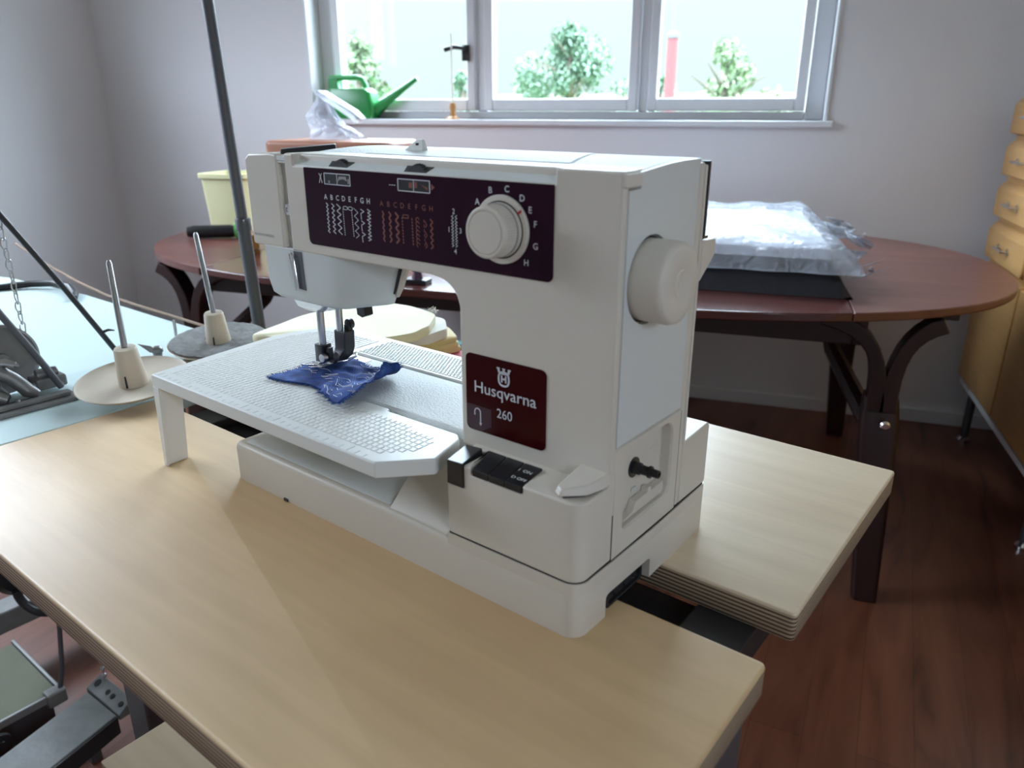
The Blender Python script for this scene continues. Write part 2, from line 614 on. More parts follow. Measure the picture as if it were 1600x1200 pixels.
def text_xz(b, s, x, z, size, y, **k):
    text_into(b, s, size, lambda a, c, d: (x + a, y - d, z + c), **k)

# ================================================================== the room
def struct(name, b, m, parent=None, **k):
    o = b.build(name, m, parent, smooth=k.pop('smooth', False), **k)
    if parent is None: o['kind'] = 'structure'
    return o


frame('room', (0, 0, 0))
XL, XR, YF, YB, ZC = -3.0, 1.30, -2.6, 3.017, 2.70
b = B().box(XL - .25, XR + .25, YF - .25, YB + .25, -0.12, 0.0); struct('floor', b, floorm)
b = B().box(XL - .25, XR + .25, YF - .25, YB + .25, ZC, ZC + .12); struct('ceiling', b, ceilpaint)
wx0, wx1, wz0, wz1 = WIN
b = B()
b.box(XL, wx0, YB, YB + .22, 0, ZC); b.box(wx1, XR, YB, YB + .22, 0, ZC)
b.box(wx0, wx1, YB, YB + .22, 0, wz0); b.box(wx0, wx1, YB, YB + .22, wz1, ZC)
struct('wall_back', b, wallpaint)
b = B()
b.box(XL - .22, XL, YF, 0.10, 0, ZC); b.box(XL - .22, XL, 2.0, YB + .22, 0, ZC)
b.box(XL - .22, XL, 0.10, 2.0, 0, 1.45); b.box(XL - .22, XL, 0.10, 2.0, 2.25, ZC)
struct('wall_left', b, wallpaint)
b = B()
b.box(XR, XR + .22, YF, -1.34, 0, ZC); b.box(XR, XR + .22, -.70, YB + .22, 0, ZC)
b.box(XR, XR + .22, -1.34, -.70, 0, 1.38); b.box(XR, XR + .22, -1.34, -.70, 2.10, ZC)
struct('wall_right', b, wallpaint)
b = B()
b.box(XL - .22, XR + .22, YF - .22, YF, 0, ZC)
struct('wall_front', b, wallpaint)
b = B().box(XL, XR, YB - .014, YB, 0, .052); struct('baseboard_back', b, trimpaint, bevel=.004)
b = B().box(XL, XL + .014, YF, YB - .014, 0, .052); struct('baseboard_left', b, trimpaint, bevel=.004)
# sill board and lining of the back window
b = B()
b.box(wx0 - .02, wx1 + .02, YB - .028, YB + .12, wz0 - .022, wz0)
struct('trim_1', b, framepaint, bevel=.004)
b = B()
b.box(wx0, wx0 + .012, YB - .012, YB + .12, wz0, wz1); b.box(wx1 - .012, wx1, YB - .012, YB + .12, wz0, wz1)
b.box(wx0, wx1, YB - .012, YB + .12, wz1 - .012, wz1)
struct('trim_2', b, framepaint, bevel=.003)


def window(name, x0, x1, z0, z1, y, bars, bw, flip=1):
    root = bpy.data.objects.new(name, None); C.objects.link(root); root['kind'] = 'structure'
    b = B()
    fw = .062
    b.box(x0, x0 + fw, y, y + .07, z0, z1); b.box(x1 - fw, x1, y, y + .07, z0, z1)
    b.box(x0 + fw, x1 - fw, y, y + .07, z0, z0 + .03); b.box(x0 + fw, x1 - fw, y, y + .07, z1 - .05, z1)
    for c in bars: b.box(c - .016, c + .016, y, y + .07, z0 + .03, z1 - .05)
    b.build('window_frame', framepaint, root, bevel=.004, smooth=True)
    xs = [x0 + fw] + [v for c in bars for v in (c - .016, c + .016)] + [x1 - fw]
    for i in range(0, len(xs), 2):
        a, c = xs[i], xs[i + 1]
        s = .040
        b = B()
        b.box(a + .003, a + s, y - .018, y + .035, z0 + .032, z1 - .052); b.box(c - s, c - .003, y - .018, y + .035, z0 + .032, z1 - .052)
        b.box(a + s, c - s, y - .018, y + .035, z0 + .032, z0 + .078); b.box(a + s, c - s, y - .018, y + .035, z1 - .095, z1 - .052)
        sash = b.build('sash', framepaint, root, bevel=.006, smooth=True)
        b = B().box(a + s - .005, c - s + .005, y + .008, y + .012, z0 + .074, z1 - .09)
        b.build('pane', glass, sash, smooth=False)
    return root


w1 = window('window_1', wx0 + .012, wx1 - .012, wz0, wz1 - .012, YB + .085, [-1.145, -0.488], .03)
b = B()
b.box(-1.215, -1.185, YB + .052, YB + .068, 1.30, 1.36)
b.tube([(-1.200, YB + .055, 1.343), (-1.20, YB + .028, 1.345), (-1.235, YB + .022, 1.350), (-1.275, YB + .018, 1.340)], [.008, .008, .009, .010])
hd = b.build('window_handle', blackp, w1, bevel=.002)
# the side window that lights the left of the room, outside the frame
frame('room', (0, 0, 0))
b = B()
for ya, yb in ((.10, .15), (1.03, 1.07), (1.95, 2.0)): b.box(XL - .14, XL - .08, ya, yb, 1.45, 2.25)
b.box(XL - .14, XL - .08, .15, 1.95, 1.45, 1.50); b.box(XL - .14, XL - .08, .15, 1.95, 2.20, 2.25)
struct('window_2', b, framepaint)

b = B()
for ya, yb in ((-1.34, -1.30), (-.74, -.70)): b.box(XR + .08, XR + .14, ya, yb, 1.38, 2.10)
b.box(XR + .08, XR + .14, -1.30, -.74, 1.38, 1.42); b.box(XR + .08, XR + .14, -1.30, -.74, 2.06, 2.10)
struct('fill_window', b, framepaint)  # unseen window, added to fill the machine's front and right side

# ------------------------------------------------------------------ outside the window
GZ = -4.5
frame('room', (0, 90, GZ))
b = B().box(-120, 120, 20, 160, GZ - .3, GZ)
tag(b.build('ground', grassm, smooth=False), kind='structure')


def tree(x, y, ztop, spread, low, m, label, n=900, seed=1, lobes=5):
    rnd = random.Random(seed)
    t = thing('tree', label, 'tree', 'room', (x, y, GZ), 'trees beyond the window')
    b = B()
    b.tube([(x, y, GZ), (x + .1, y, low), (x, y, (low + ztop) / 2), (x + .1, y, ztop - .5)], [.28, .2, .12, .03], 8)
    for k in range(14):
        a = rnd.uniform(0, 6.28); z0 = rnd.uniform(low - 1, ztop - 1.2)
        rr = spread * rnd.uniform(.5, .85) * (1 - .5 * (z0 - low) / (ztop - low))
        b.tube([(x, y, z0), (x + rr * .5 * math.cos(a), y + rr * .5 * math.sin(a), z0 + .5), (x + rr * math.cos(a), y + rr * math.sin(a), z0 + .9)], [.07, .045, .015], 5)
    b.build('trunk', bark, t)
    b = B()
    cs = []
    for k in range(lobes * 5):
        hgt = rnd.random()
        a = rnd.uniform(0, 6.28); rr = spread * (1 - hgt ** 1.6) * rnd.uniform(.15, .95)
        cs.append((x + rr * math.cos(a), y + rr * math.sin(a), low + (ztop - low) * hgt * .93, rnd.uniform(.35, .75) * spread * .36))
    for k in range(n):
        cx, cy, cz, cr = rnd.choice(cs)
        v = Vector((rnd.gauss(0, 1), rnd.gauss(0, 1), rnd.gauss(0, 1))).normalized() * cr * rnd.random() ** .4
        p = Vector((cx, cy, cz)) + v
        u = Vector((rnd.gauss(0, 1), rnd.gauss(0, 1), rnd.gauss(0, 1))).normalized()
        q = u.cross(Vector((0, 0, 1))).normalized(); s = rnd.uniform(.07, .16)
        b.face([p - u * s, p + q * s * .5, p + u * s, p - q * s * .5])
    b.build('leaves', m, t, smooth=False)
    return t


tree(-8.8, 35, 4.6, 3.5, .6, leafB, 'tall bushy tree seen through the middle window pane', 6500, 3)
tree(-12.0, 41, 3.0, 1.3, .3, leafB, 'low tree at the left edge of the middle pane', 1500, 15)
tree(-1.85, 30, 3.2, 2.3, .4, leafA, 'smaller light green tree seen through the right window pane', 3600, 5)
tree(-13.7, 25, 3.4, 1.7, .5, leafA, 'loose yellow-green tree behind the watering can in the left pane', 2200, 8)
tree(-11.9, 30, 2.5, 1.2, .3, leafB, 'low blue-green tree right of the watering can spout', 1500, 11)
tree(-5.2, 38, 2.6, 1.5, .3, leafB, 'low tree at the right edge of the middle pane', 1700, 12)
m_ = thing('chimney_mast', 'faded red chimney mast with a thin rod outside the right pane', 'mast', 'room', (-2.5, 20, GZ))
B().lathe([(.16, GZ), (.13, 2.62), (.13, 2.70)], (-2.5, 20, 0), n=20).build('stack', redmast, m_)
B().lathe([(.15, 2.70), (.15, 2.80), (.04, 2.86)], (-2.5, 20, 0), n=20).build('cap', greypaint, m_)
B().cyl((-2.5, 20, 2.8), (-2.52, 20, 5.2), .035, n=8).build('rod', greypaint, m_)
h_ = thing('house', 'low pale house on the horizon below the trees', 'house', 'room', (-6, 50, GZ))
B().box(-18, 2, 50, 58, GZ, 1.2).build('walls', farwall, h_, smooth=False)
B().prism([(-18.4, 1.2), (2.4, 1.2), (1, 2.0), (-17, 2.0)], 'y', 49.6, 58.4).build('roof', farroof, h_, smooth=False)

# ------------------------------------------------------------------ oval table
OX, OY, OZ = -.64, 2.268, .72


def ov(t, g=0.0):
    c, q = math.cos(t), math.sin(t)
    p = 2.32
    x = (.974 - g) * math.copysign(abs(c) ** (2 / p), c); y = (.675 - g) * math.copysign(abs(q) ** (2 / p), q)
    return (OX + x + (.29 if c >= 0 else -.29), OY + y)


ot = thing('oval_table', 'long oval dark mahogany table with curved bracket legs under the window', 'table', 'room', (OX, OY, 0))
JL, JR = -1.42, 0.20


def ovprism(b, g, z0, z1, xa=None, xb=None, N=180):
    pts = [ov(2 * math.pi * (k + .5) / N, g) for k in range(N)]
    if xa is not None or xb is not None:
        lo = -9 if xa is None else xa; hi = 9 if xb is None else xb
        pts = [(min(max(x, lo), hi), y) for x, y in pts]
        out = []
        for p in pts:
            if len(out) >= 2 and abs(out[-1][0] - p[0]) < 1e-9 and abs(out[-2][0] - p[0]) < 1e-9:
                out[-1] = p
            else:
                out.append(p)
        pts = out
    b.prism(pts, 'z', z0, z1)


b = B(); ovprism(b, 0, OZ - .020, OZ, None, JL - .001); b.build('end_leaf', mahog, ot, bevel=.004)
b = B(); ovprism(b, 0, OZ - .020, OZ, JR + .001, None); b.build('end_leaf', mahog, ot, bevel=.004)
b = B(); ovprism(b, 0, OZ - .020, OZ, JL, JR); tag(b.build('centre_leaf', mahog_g, ot, bevel=.004), 'glossier centre section of the table top')
b = B()
for yy in (1.79, 2.72): b.box(-1.50, .22, yy, yy + .028, OZ - .10, OZ - .021)
for xx in (-1.52, .22): b.box(xx, xx + .028, 1.79, 2.748, OZ - .10, OZ - .021)
b.build('apron', mahog_d, ot, bevel=.003)
b = B()
b.box(-1.66, .50, 2.22, 2.32, OZ - .05, OZ - .021); b.box(.05, .44, 1.86, 1.92, OZ - .045, OZ - .021); b.box(-1.72, -1.3, 1.86, 1.92, OZ - .045, OZ - .021)
b.build('bearer', mahog_d, ot, bevel=.003)


def oleg(sx, sy):
    cx = OX + sx * .94
    cy = OY + sy * .47
    b = B()
    prof = [(.0, .028), (.25, .035), (.44, .042), (.505, .036)]
    rings = []
    for z, r in prof:
        ox = cx + sx * (.03 - .03 * z / .5); oy = cy + sy * (.05 - .06 * z / .5)
        rings.append([(ox + a, oy + c, z) for a, c in rrect(-r, r, -r * .8, r * .8, r * .35, 3)])
    b.loft(rings)
    # the two arms that spread to the top
    for d in (1, -1):
        reach = .10 if d == sx else .15
        P0, P1, P2, P3 = Vector((cx + d * .012, .47)), Vector((cx + d * .012, .60)), Vector((cx + d * .03, .655)), Vector((cx + d * reach, OZ - .034))
        rr = []
        for k in range(9):
            t = k / 8
            p = P0 * (1 - t) ** 3 + P1 * 3 * t * (1 - t) ** 2 + P2 * 3 * t * t * (1 - t) + P3 * t ** 3
            tn = ((P1 - P0) * (1 - t) ** 2 + (P2 - P1) * 2 * t * (1 - t) + (P3 - P2) * t * t).normalized()
            nn = Vector((tn.y, -tn.x)); h = .020 - .008 * math.sin(math.pi * t) * .6
            a, c = p + nn * h, p - nn * h
            a.y = min(a.y, OZ - .0225); c.y = min(c.y, OZ - .0225)
            rr.append([(c.x, cy - .026, c.y), (a.x, cy - .026, a.y), (a.x, cy + .026, a.y), (c.x, cy + .026, c.y)])
        b.loft(rr)
    o = b.build('leg', mahog_d, ot, bevel=.004)
    b = B()
    yi = cy - sy * .02
    b.tube([(cx - sx * .01, yi, .42), (cx - sx * .03, yi - sy * .05, .45), (cx - sx * .10, yi - sy * .18, .55), (cx - sx * .12, yi - sy * .26, OZ - .07)], [.022, .024, .020, .020], 8)
    b.build('brace', mahog_d, ot)
    b = B().lathe([(.011, 0), (.011, .004), (.007, .008)], (cx + .01, cy - .045, .45), 'y', 14, tilt=Matrix.Rotation(math.pi, 3, 'Z'))
    b.build('bolt', chrome, o)


for sx in (1, -1):
    for sy in (1, -1):
        oleg(sx, sy)

# parcel of folded fabric under clear film, right of the sewing machine
pk = thing('fabric_parcel', 'folded navy and white fabric parcel in crinkled clear film on the oval table', 'parcel', 'room', (-.10, 2.15, OZ))


def pillow(b, x0, x1, y0, y1, z0, z1, slant=0.0, n=30, amp=.008, seed=1, edge=.03, crumple=0.0):
    rnd = random.Random(seed)
    ph = [rnd.uniform(0, 6.28) for _ in range(8)]
    grid = []
    for j in range(n + 1):
        row = []
        for i in range(n + 1):
            u, v = i / n, j / n
            x = x0 + (x1 - x0) * u + slant * (1 - v) * u
            y = y0 + (y1 - y0) * v
            e = min(u, 1 - u, v, 1 - v) * (y1 - y0)
            f = 1 - max(0, 1 - e / edge) ** 2
            wv = amp * (math.sin(9 * u + ph[0] + 3 * v) + .6 * math.sin(17 * v + ph[1] + 4 * u) + .5 * math.sin(31 * u + 11 * v + ph[2]) + .35 * math.sin(47 * v - 23 * u + ph[3]))
            z = z0 + (z1 - z0) * f + wv * f * .5
            x += crumple * math.sin(40 * v + ph[4]) * (1 if u > .9 else 0); y += crumple * math.sin(37 * u + ph[5]) * (1 if v < .1 else 0)
            row.append(b.bm.verts.new((x, y, z)))
        grid.append(row)
    for j in range(n):
        for i in range(n):
            b.bm.faces.new([grid[j][i], grid[j][i + 1], grid[j + 1][i + 1], grid[j + 1][i]])
    base = [b.bm.verts.new((v.co.x, v.co.y, z0)) for v in grid[0] + [r[-1] for r in grid[1:]] + grid[-1][-2::-1] + [r[0] for r in grid[-2:0:-1]]]
    b.bm.faces.new(base[::-1])
    loopv = grid[0] + [r[-1] for r in grid[1:]] + grid[-1][-2::-1] + [r[0] for r in grid[-2:0:-1]]
    m = len(loopv)
    for k in range(m):
        b.bm.faces.new([loopv[k], base[k], base[(k + 1) % m], loopv[(k + 1) % m]])


b = B(); pillow(b, -.50, .16, 1.80, 2.60, OZ + .001, OZ + .075, .05, edge=.10, amp=.006, seed=4); b.build('dark_fabric', darkfab, pk)
b = B(); pillow(b, -.47, .13, 1.86, 2.62, OZ + .076, OZ + .096, .05, edge=.03, amp=.003, seed=5); b.build('white_fabric', mat('white_fabric', (.66, .67, .74), .8), pk)
b = B(); pillow(b, -.52, .15, 1.82, 2.72, OZ + .050, OZ + .112, .08, n=64, edge=.07, amp=.010, seed=9, crumple=.004); b.build('plastic_film', bagfilm, pk)
rnd = random.Random(3)
b = B()
for k in range(26):
    u = rnd.random()
    x = .14 + .10 * (1 - u) + rnd.uniform(-.03, .05); y = 1.92 + u * .75; z = OZ + rnd.uniform(.03, .11)
    p = [Vector((x + rnd.uniform(-.05, .05), y + rnd.uniform(-.06, .06), max(OZ + .006, z + rnd.uniform(-.03, .02)))) for _ in range(4)]
    b.face(p[:3]); b.face([p[0], p[2], p[3]])
b.build('film_ruffle', bagfilm, pk, solid=.001)

# red-brown wooden case with a plastic bag on its lid
cs = thing('wooden_case', 'red-brown wooden machine case on the oval table left of the window', 'case', 'room', (-1.29, 2.22, OZ))
b = B()
b.prism(rrect(-1.50, -1.085, 2.10, 2.36, .02, 4), 'z', OZ, OZ + .262); b.build('case_body', casewood, cs, bevel=.003)
b = B(); b.prism(rrect(-1.50, -1.075, 2.095, 2.365, [.03, .06, .06, .03], 6), 'z', OZ + .265, OZ + .308); b.build('lid', casewood, cs, bevel=.012, seg=4)
pb = thing('plastic_bag', 'crumpled clear plastic bag standing on the wooden case lid', 'bag', 'room', (-1.33, 2.23, OZ + .308))
b = B()
rnd = random.Random(21)
n = 26
z0 = OZ + .31
rings = []
for j in range(13):
    v = j / 12
    ring = []
    for k in range(n):
        t = 2 * math.pi * k / n
        hw = .095 * (1 - .72 * v ** 1.2); dd = .055 * (1 - .75 * v)
        cx = -1.315 - .042 * v + .01 * math.sin(9 * v)
        rr = 1 + .10 * math.sin(5 * t + 7 * v) + .06 * rnd.uniform(-1, 1)
        top = .135 - .07 * max(0, math.cos(t)) * 1.0
        ring.append((cx + hw * rr * math.cos(t), 2.23 + dd * rr * math.sin(t), z0 + top * v + .004 * rnd.uniform(-1, 1) * (v > 0)))
    rings.append(ring)
b.loft(rings); b.build('bag_body', bagfilm2, pb, smooth=False)
b = B()
b.loft([[(-1.372, 2.20, z0 + .137), (-1.358, 2.20, z0 + .146), (-1.358, 2.26, z0 + .146), (-1.372, 2.26, z0 + .137)],
        [(-1.262, 2.20, z0 + .070), (-1.245, 2.20, z0 + .086), (-1.245, 2.26, z0 + .086), (-1.262, 2.26, z0 + .070)],
        [(-1.235, 2.21, z0 + .046), (-1.212, 2.21, z0 + .060), (-1.212, 2.25, z0 + .060), (-1.235, 2.25, z0 + .046)]])
b.build('rolled_edge', bagfilm2, pb, bevel=.006)

# bits at the left end of the oval table
bn = thing('plastic_tub', 'pale yellow upright plastic tub behind the grey pole', 'tub', 'room', (-1.76, 2.27, OZ))
b = B()
o_ = [(-1.845, 2.20), (-1.68, 2.20), (-1.68, 2.34), (-1.845, 2.34)]
def rr_(g): return rrect(-1.835 - g, -1.67 + g, 2.19 - g, 2.35 + g, .02 + g * .5, 4)
b.loft([[(x, y, OZ) for x, y in rr_(-.012)], [(x, y, OZ + .185) for x, y in rr_(0)], [(x, y, OZ + .185) for x, y in rr_(-.004)], [(x, y, OZ + .004) for x, y in rr_(-.016)]])
b.build('tub_body', creambin, bn)
b = B()
b.loft([[(x, y, OZ + .178) for x, y in rr_(.001)], [(x, y, OZ + .180) for x, y in rr_(.008)], [(x, y, OZ + .194) for x, y in rr_(.008)], [(x, y, OZ + .194) for x, y in rr_(-.003)], [(x, y, OZ + .180) for x, y in rr_(-.003)]], cap=False)
b.build('rim', creambin, bn)
tr = thing('torch', 'black cylindrical torch with a bright green end lying by the yellow tub', 'torch', 'room', (-1.70, 2.08, OZ))
B().tube([(-1.78, 2.04, OZ + .022), (-1.76, 2.05, OZ + .022), (-1.66, 2.10, OZ + .022), (-1.645, 2.107, OZ + .022)], [.016, .021, .021, .018], 20).build('torch_body', blackp, tr)
B().tube([(-1.645, 2.107, OZ + .024), (-1.61, 2.124, OZ + .025)], [.026, .027], 20).build('green_head', limepl, tr)
B().tube([(-1.61, 2.124, OZ + .025), (-1.60, 2.129, OZ + .025)], [.024, .020], 20).build('lens', chrome, tr)
sp = thing('thread_spool', 'small orange-brown wooden spool behind the machine head on the oval table', 'spool', 'room', (-1.43, 1.90, OZ))
B().lathe([(.022, 0), (.022, .006), (.012, .008), (.012, .044), (.022, .046), (.022, .052)], (-1.43, 1.90, OZ), n=24).build('spool_core', brass, sp)
B().lathe([(.0125, .009), (.019, .011), (.019, .041), (.0125, .043)], (-1.43, 1.90, OZ), n=24, cap=False).build('thread', mat('ochre_thread', (.55, .30, .07), .8), sp)
pc = thing('desk_clamp', 'dark purple clamp with a black foot seen through the machine arm', 'clamp', 'room', (-.785, 1.66, OZ))
B().box(-.815, -.755, 1.64, 1.68, OZ, OZ + .012).build('foot', blackp, pc, bevel=.003)
B().lathe([(.014, .012), (.010, .028), (.020, .040), (.024, .075), (.016, .095)], (-.785, 1.66, OZ), n=20).build('clamp_body', purple, pc)
B().tube([(-.775, 1.66, OZ + .05), (-.74, 1.66, OZ + .045), (-.71, 1.66, OZ + .075)], .004, 8).build('screw', chrome, pc)

# ------------------------------------------------------------------ things on the sill
wc = thing('watering_can', 'green plastic watering can with a long spout on the window sill', 'watering can', 'room', (-1.70, 3.055, 1.08))
b = B()
def wr(x0, x1, d, z, r=.02): return [(x, y, z) for x, y in rrect(x0, x1, 3.05 - d, 3.05 + d, r, 5)]
b.loft([wr(-1.805, -1.60, .042, 1.081), wr(-1.812, -1.592, .045, 1.11), wr(-1.805, -1.605, .044, 1.185), wr(-1.80, -1.625, .040, 1.20), wr(-1.795, -1.635, .034, 1.20), wr(-1.795, -1.63, .036, 1.19)])
b.build('can_body', greenpl, wc, bevel=.003)
b = B()
def hs(x, z, w_, d=.014): return [(x - w_ / 2, 3.05 - d, z), (x + w_ / 2, 3.05 - d, z), (x + w_ / 2, 3.05 + d, z), (x - w_ / 2, 3.05 + d, z)]
b.loft([hs(-1.785, 1.19, .05), hs(-1.79, 1.215, .045), hs(-1.79, 1.238, .045)])
b.tube([(-1.81, 3.05, 1.240), (-1.77, 3.05, 1.243), (-1.68, 3.05, 1.243), (-1.655, 3.05, 1.236), (-1.643, 3.05, 1.21), (-1.636, 3.05, 1.18)], [.011, .011, .011, .012, .012, .012], 12)
b.build('handle', greenpl, wc, bevel=.002)
b = B()
b.tube([(-1.625, 3.05, 1.115), (-1.595, 3.05, 1.118), (-1.54, 3.05, 1.155), (-1.46, 3.05, 1.203), (-1.405, 3.05, 1.237)], [.034, .026, .018, .012, .009], 16)
b.build('spout', greenpl, wc)
cn = thing('candle_holder', 'small amber candle holder with a thin white taper on the sill', 'candle holder', 'room', (-1.243, 3.03, 1.08))
B().lathe([(.028, 0), (.028, .006), (.012, .012), (.010, .03), (.014, .045), (.011, .062)], (-1.243, 3.03, 1.08), n=20).build('holder', brass, cn)
B().cyl((-1.243, 3.03, 1.135), (-1.243, 3.03, 1.40), .0045, .003, n=10).build('taper', candle, cn)

# ------------------------------------------------------------------ chest of drawers
ch = thing('drawer_chest', 'golden oak chest of stacked drawers on chrome legs by the right wall', 'chest of drawers', 'room', (1.0, 2.2, 0))
X0, X1 = .738, 1.27
b = B(); b.box(X0, X1, 1.06, 2.905, .225, 1.145)
b.build('carcass', oak, ch, bevel=.004)
b = B(); b.box(X0 - .012, X1, 1.06, 2.91, .207, .2245); b.build('plinth', trimpaint, ch, bevel=.002)
cols = [(2.915, 2.475), (2.465, 2.025), (2.015, 1.575), (1.565, 1.125)]
for ci, (ya, yb) in enumerate(cols):
    for ri, (zt, zb) in enumerate(((1.157, 1.042), (1.028, .916), (.902, .788), (.774, .655))):
        b = B()
        b.hexa([(X0 - .001, y, z) for y, z in rrect(yb, ya, zb, zt, .014, 4)], [(X0 - .022, y, z) for y, z in rrect(yb + .012, ya - .012, zb + .006, zt - .022, .012, 4)])
        d = b.build('drawer', oak, ch, bevel=.004)
        yc = (ya + yb) / 2; zc = (zt + zb) / 2 - .004
        b = B()
        b.tube([(X0 - .022, yc - .048, zc), (X0 - .040, yc - .048, zc), (X0 - .040, yc + .048, zc), (X0 - .022, yc + .048, zc)], .004, 10)
        b.lathe([(.011, 0), (.011, .004)], (X0 - .026, yc - .048, zc), 'x', 14); b.lathe([(.011, 0), (.011, .004)], (X0 - .026, yc + .048, zc), 'x', 14)
        b.build('pull', chrome, d)
    b = B(); b.prism(rrect(yb, ya, .24, .635, .006, 2), 'x', X0 - .020, X0 - .001); b.build('door', oak, ch, bevel=.003)
for y in (2.86, 2.12, 1.38):
    b = B(); b.cyl((.765, y, .02), (.765, y, .207), .014, n=20); lg = b.build('leg', dsteel, ch)
    B().lathe([(.022, 0), (.022, .010), (.013, .022)], (.765, y, 0), n=20).build('foot', chrome, lg)

# ================================================================== the work bench (bench frame, millimetres)
PT = 26.0
FL = -TOP / K                       # floor level in the bench frame
bd = thing('front_board', 'birch plywood front board carrying the sewing machine', 'board', 'bench', (-300, -75, -PT))


def slab(poly_fn, z0, z1, ch=2.2):
    b = B()
    b.loft([[(x, y, z0) for x, y in poly_fn(-.8)], [(x, y, z0 + .8) for x, y in poly_fn(0)], [(x, y, z1 - ch) for x, y in poly_fn(0)]], cap=False)
    return b


def board(name, x0, x1, y0, y1, z1, t, parent, m, r=5, ch=2.2):
    b = B()
    f = lambda g: rrect(x0 - g, x1 + g, y0 - g, y1 + g, max(r + g, .6), 4)
    rings = [(-.8, z1 - t), (0, z1 - t + .8), (0, z1 - ch), (-ch * .3, z1 - ch * .3), (-ch, z1)]
    vs = []
    for g, z in rings:
        vs.append([b.bm.verts.new((x, y, z)) for x, y in f(g)])
    n = len(vs[0])
    for k, (a, c) in enumerate(zip(vs, vs[1:])):
        for i in range(n):
            j = (i + 1) % n
            fc = b.bm.faces.new([a[i], a[j], c[j], c[i]]); fc.material_index = 1 if k <= 1 else 0
    b.bm.faces.new(vs[0][::-1]); b.bm.faces.new(vs[-1])
    return b.build(name, [m, plyedge], parent, angle=50)


board('tabletop', -724, 119, -216, 65, 0, PT, bd, birch)
rb = thing('rear_board', 'birch plywood rear board behind the machine, separated by a gap', 'board', 'bench', (-300, 290, -PT))
board('tabletop', -724, 117, 132, 450, 0, PT, rb, birch2)
frame('bench', (-300, 100, FL))
uf = thing('bench_frame', 'dark grey steel bench frame under the two plywood boards', 'table frame', 'bench', (-300, 100, FL))
b = B(); b.box(-648, 36, 58, 148, -47, -40); b.build('long_bar', blackpaint, uf, bevel=1.5)
for x0 in (36, -700):
    b = B(); b.box(x0, x0 + 52, -180, 420, -56, -PT - .3); b.build('cross_bar', blackpaint, uf, bevel=2)
for x0, x1, y0, y1 in ((40, 90, 66, 124), (-722, -662, -52, 4)):
    b = B(); b.box(x0, x1, y0, y1, FL + 30, -56.5 if x0 > 0 else -57); lg = b.build('leg', leggrey, uf, bevel=3)
    b = B(); b.box(x0, x1, y0 - 230, y1 + 270, FL + .5, FL + 30); b.build('foot', leggrey, lg, bevel=4)
b = B(); b.prism([(124, -57), (124, -160), (230, -57)], 'x', 60, 68); b.build('gusset', leggrey, uf, bevel=1)
b = B(); b.box(-662, 40, 85, 100, -520, -460); b.build('rear_rail', leggrey, uf, bevel=2)
sh = thing('lower_shelf', 'small birch plywood shelf low under the front board', 'shelf', 'bench', (-300, 0, -368))
board('shelf_board', -556, -60, -151, 160, -350, 18, sh, birch2, r=2, ch=1)
b = B(); b.box(-540, -80, 120, 130, -460, -368.5); b.box(-600, -556.5, 118, 132, -420, -372); b.build('shelf_bracket', leggrey, sh, bevel=1)

# ================================================================== the sewing machine
sm = thing('sewing_machine', 'cream free-arm sewing machine with aubergine panel and maroon brand plate', 'sewing machine', 'bench', (-215, 105, 0))
YF_ = 37.0
# base tray
base_out = [(-432 + 6, 0)] + rrect(-432, 0, 0, 214, [6, 13, 7, 6], 6)[7:14] + [(0.8, 60), (1.6, 107), (0.8, 160)] + rrect(-432, 0, 0, 214, [6, 13, 7, 6], 6)[14:] + rrect(-432, 0, 0, 214, [6, 13, 7, 6], 6)[0:6]
b = B()
def ring(z, g):
    cx, cy = -215, 107
    out = []
    for x, y in base_out:
        out.append((x - g * (1 if x > cx else -1), y - g * (1 if y > cy else -1), z))
    return out
b.loft([ring(0, 0), ring(36, 0), ring(39.5, .8), ring(41.5, 2.4), ring(42.3, 5), ring(42.4, 7)])
base = b.build('base_tray', cream, sm, angle=30)
c = B()
c.prism(rrect(39, 107, -8, 19.5, 4, 3), 'x', -22, 12)
cut(base, c)
# socket inside the notch
b = B(); b.prism(rrect(39.5, 106.5, .3, 19, 3.5, 3), 'x', -20, -9); sock = b.build('power_socket', blackp, sm)
b = B(); b.prism(rrect(45, 101, 1.5, 16, 3, 3), 'x', -9, -2.0)
so = b.build('socket_rim', blackr, sock, bevel=.8)
c = B(); c.prism(rrect(48, 98, 3.5, 14, 3, 3), 'x', -6, 2); cut(so, c)
b = B()
for y in (58, 73, 88): b.cyl((-6, y, 8.5), (-2.4, y, 8.5), 1.1, n=10)
b.build('socket_pins', chrome, sock)
b = B(); b.box(-351, -345, -1.2, 6, .2, 3.0); b.build('rubber_foot', blackr, sm)
# raised deck on the tray and the ramp beside the column block
b = B()
b.loft([[(x, y, 42.3) for x, y in [(-420, 6), (-201, 6), (-212, 62), (-420, 62)]], [(x, y, 45.5) for x, y in [(-416, 12), (-207, 12), (-214, 62), (-416, 62)]]])
b.build('tray_deck', cream2, sm, bevel=1.5)
b = B()
b.hexa([(-199, 3, 42.2), (-127, 0.5, 42.2), (-127, 62, 42.2), (-214, 62, 42.2)], [(-199, 4, 42.6), (-127, 1.5, 46), (-127, 62, 86), (-214, 62, 72)])
b.build('tray_ramp', cream, sm, bevel=1.0)

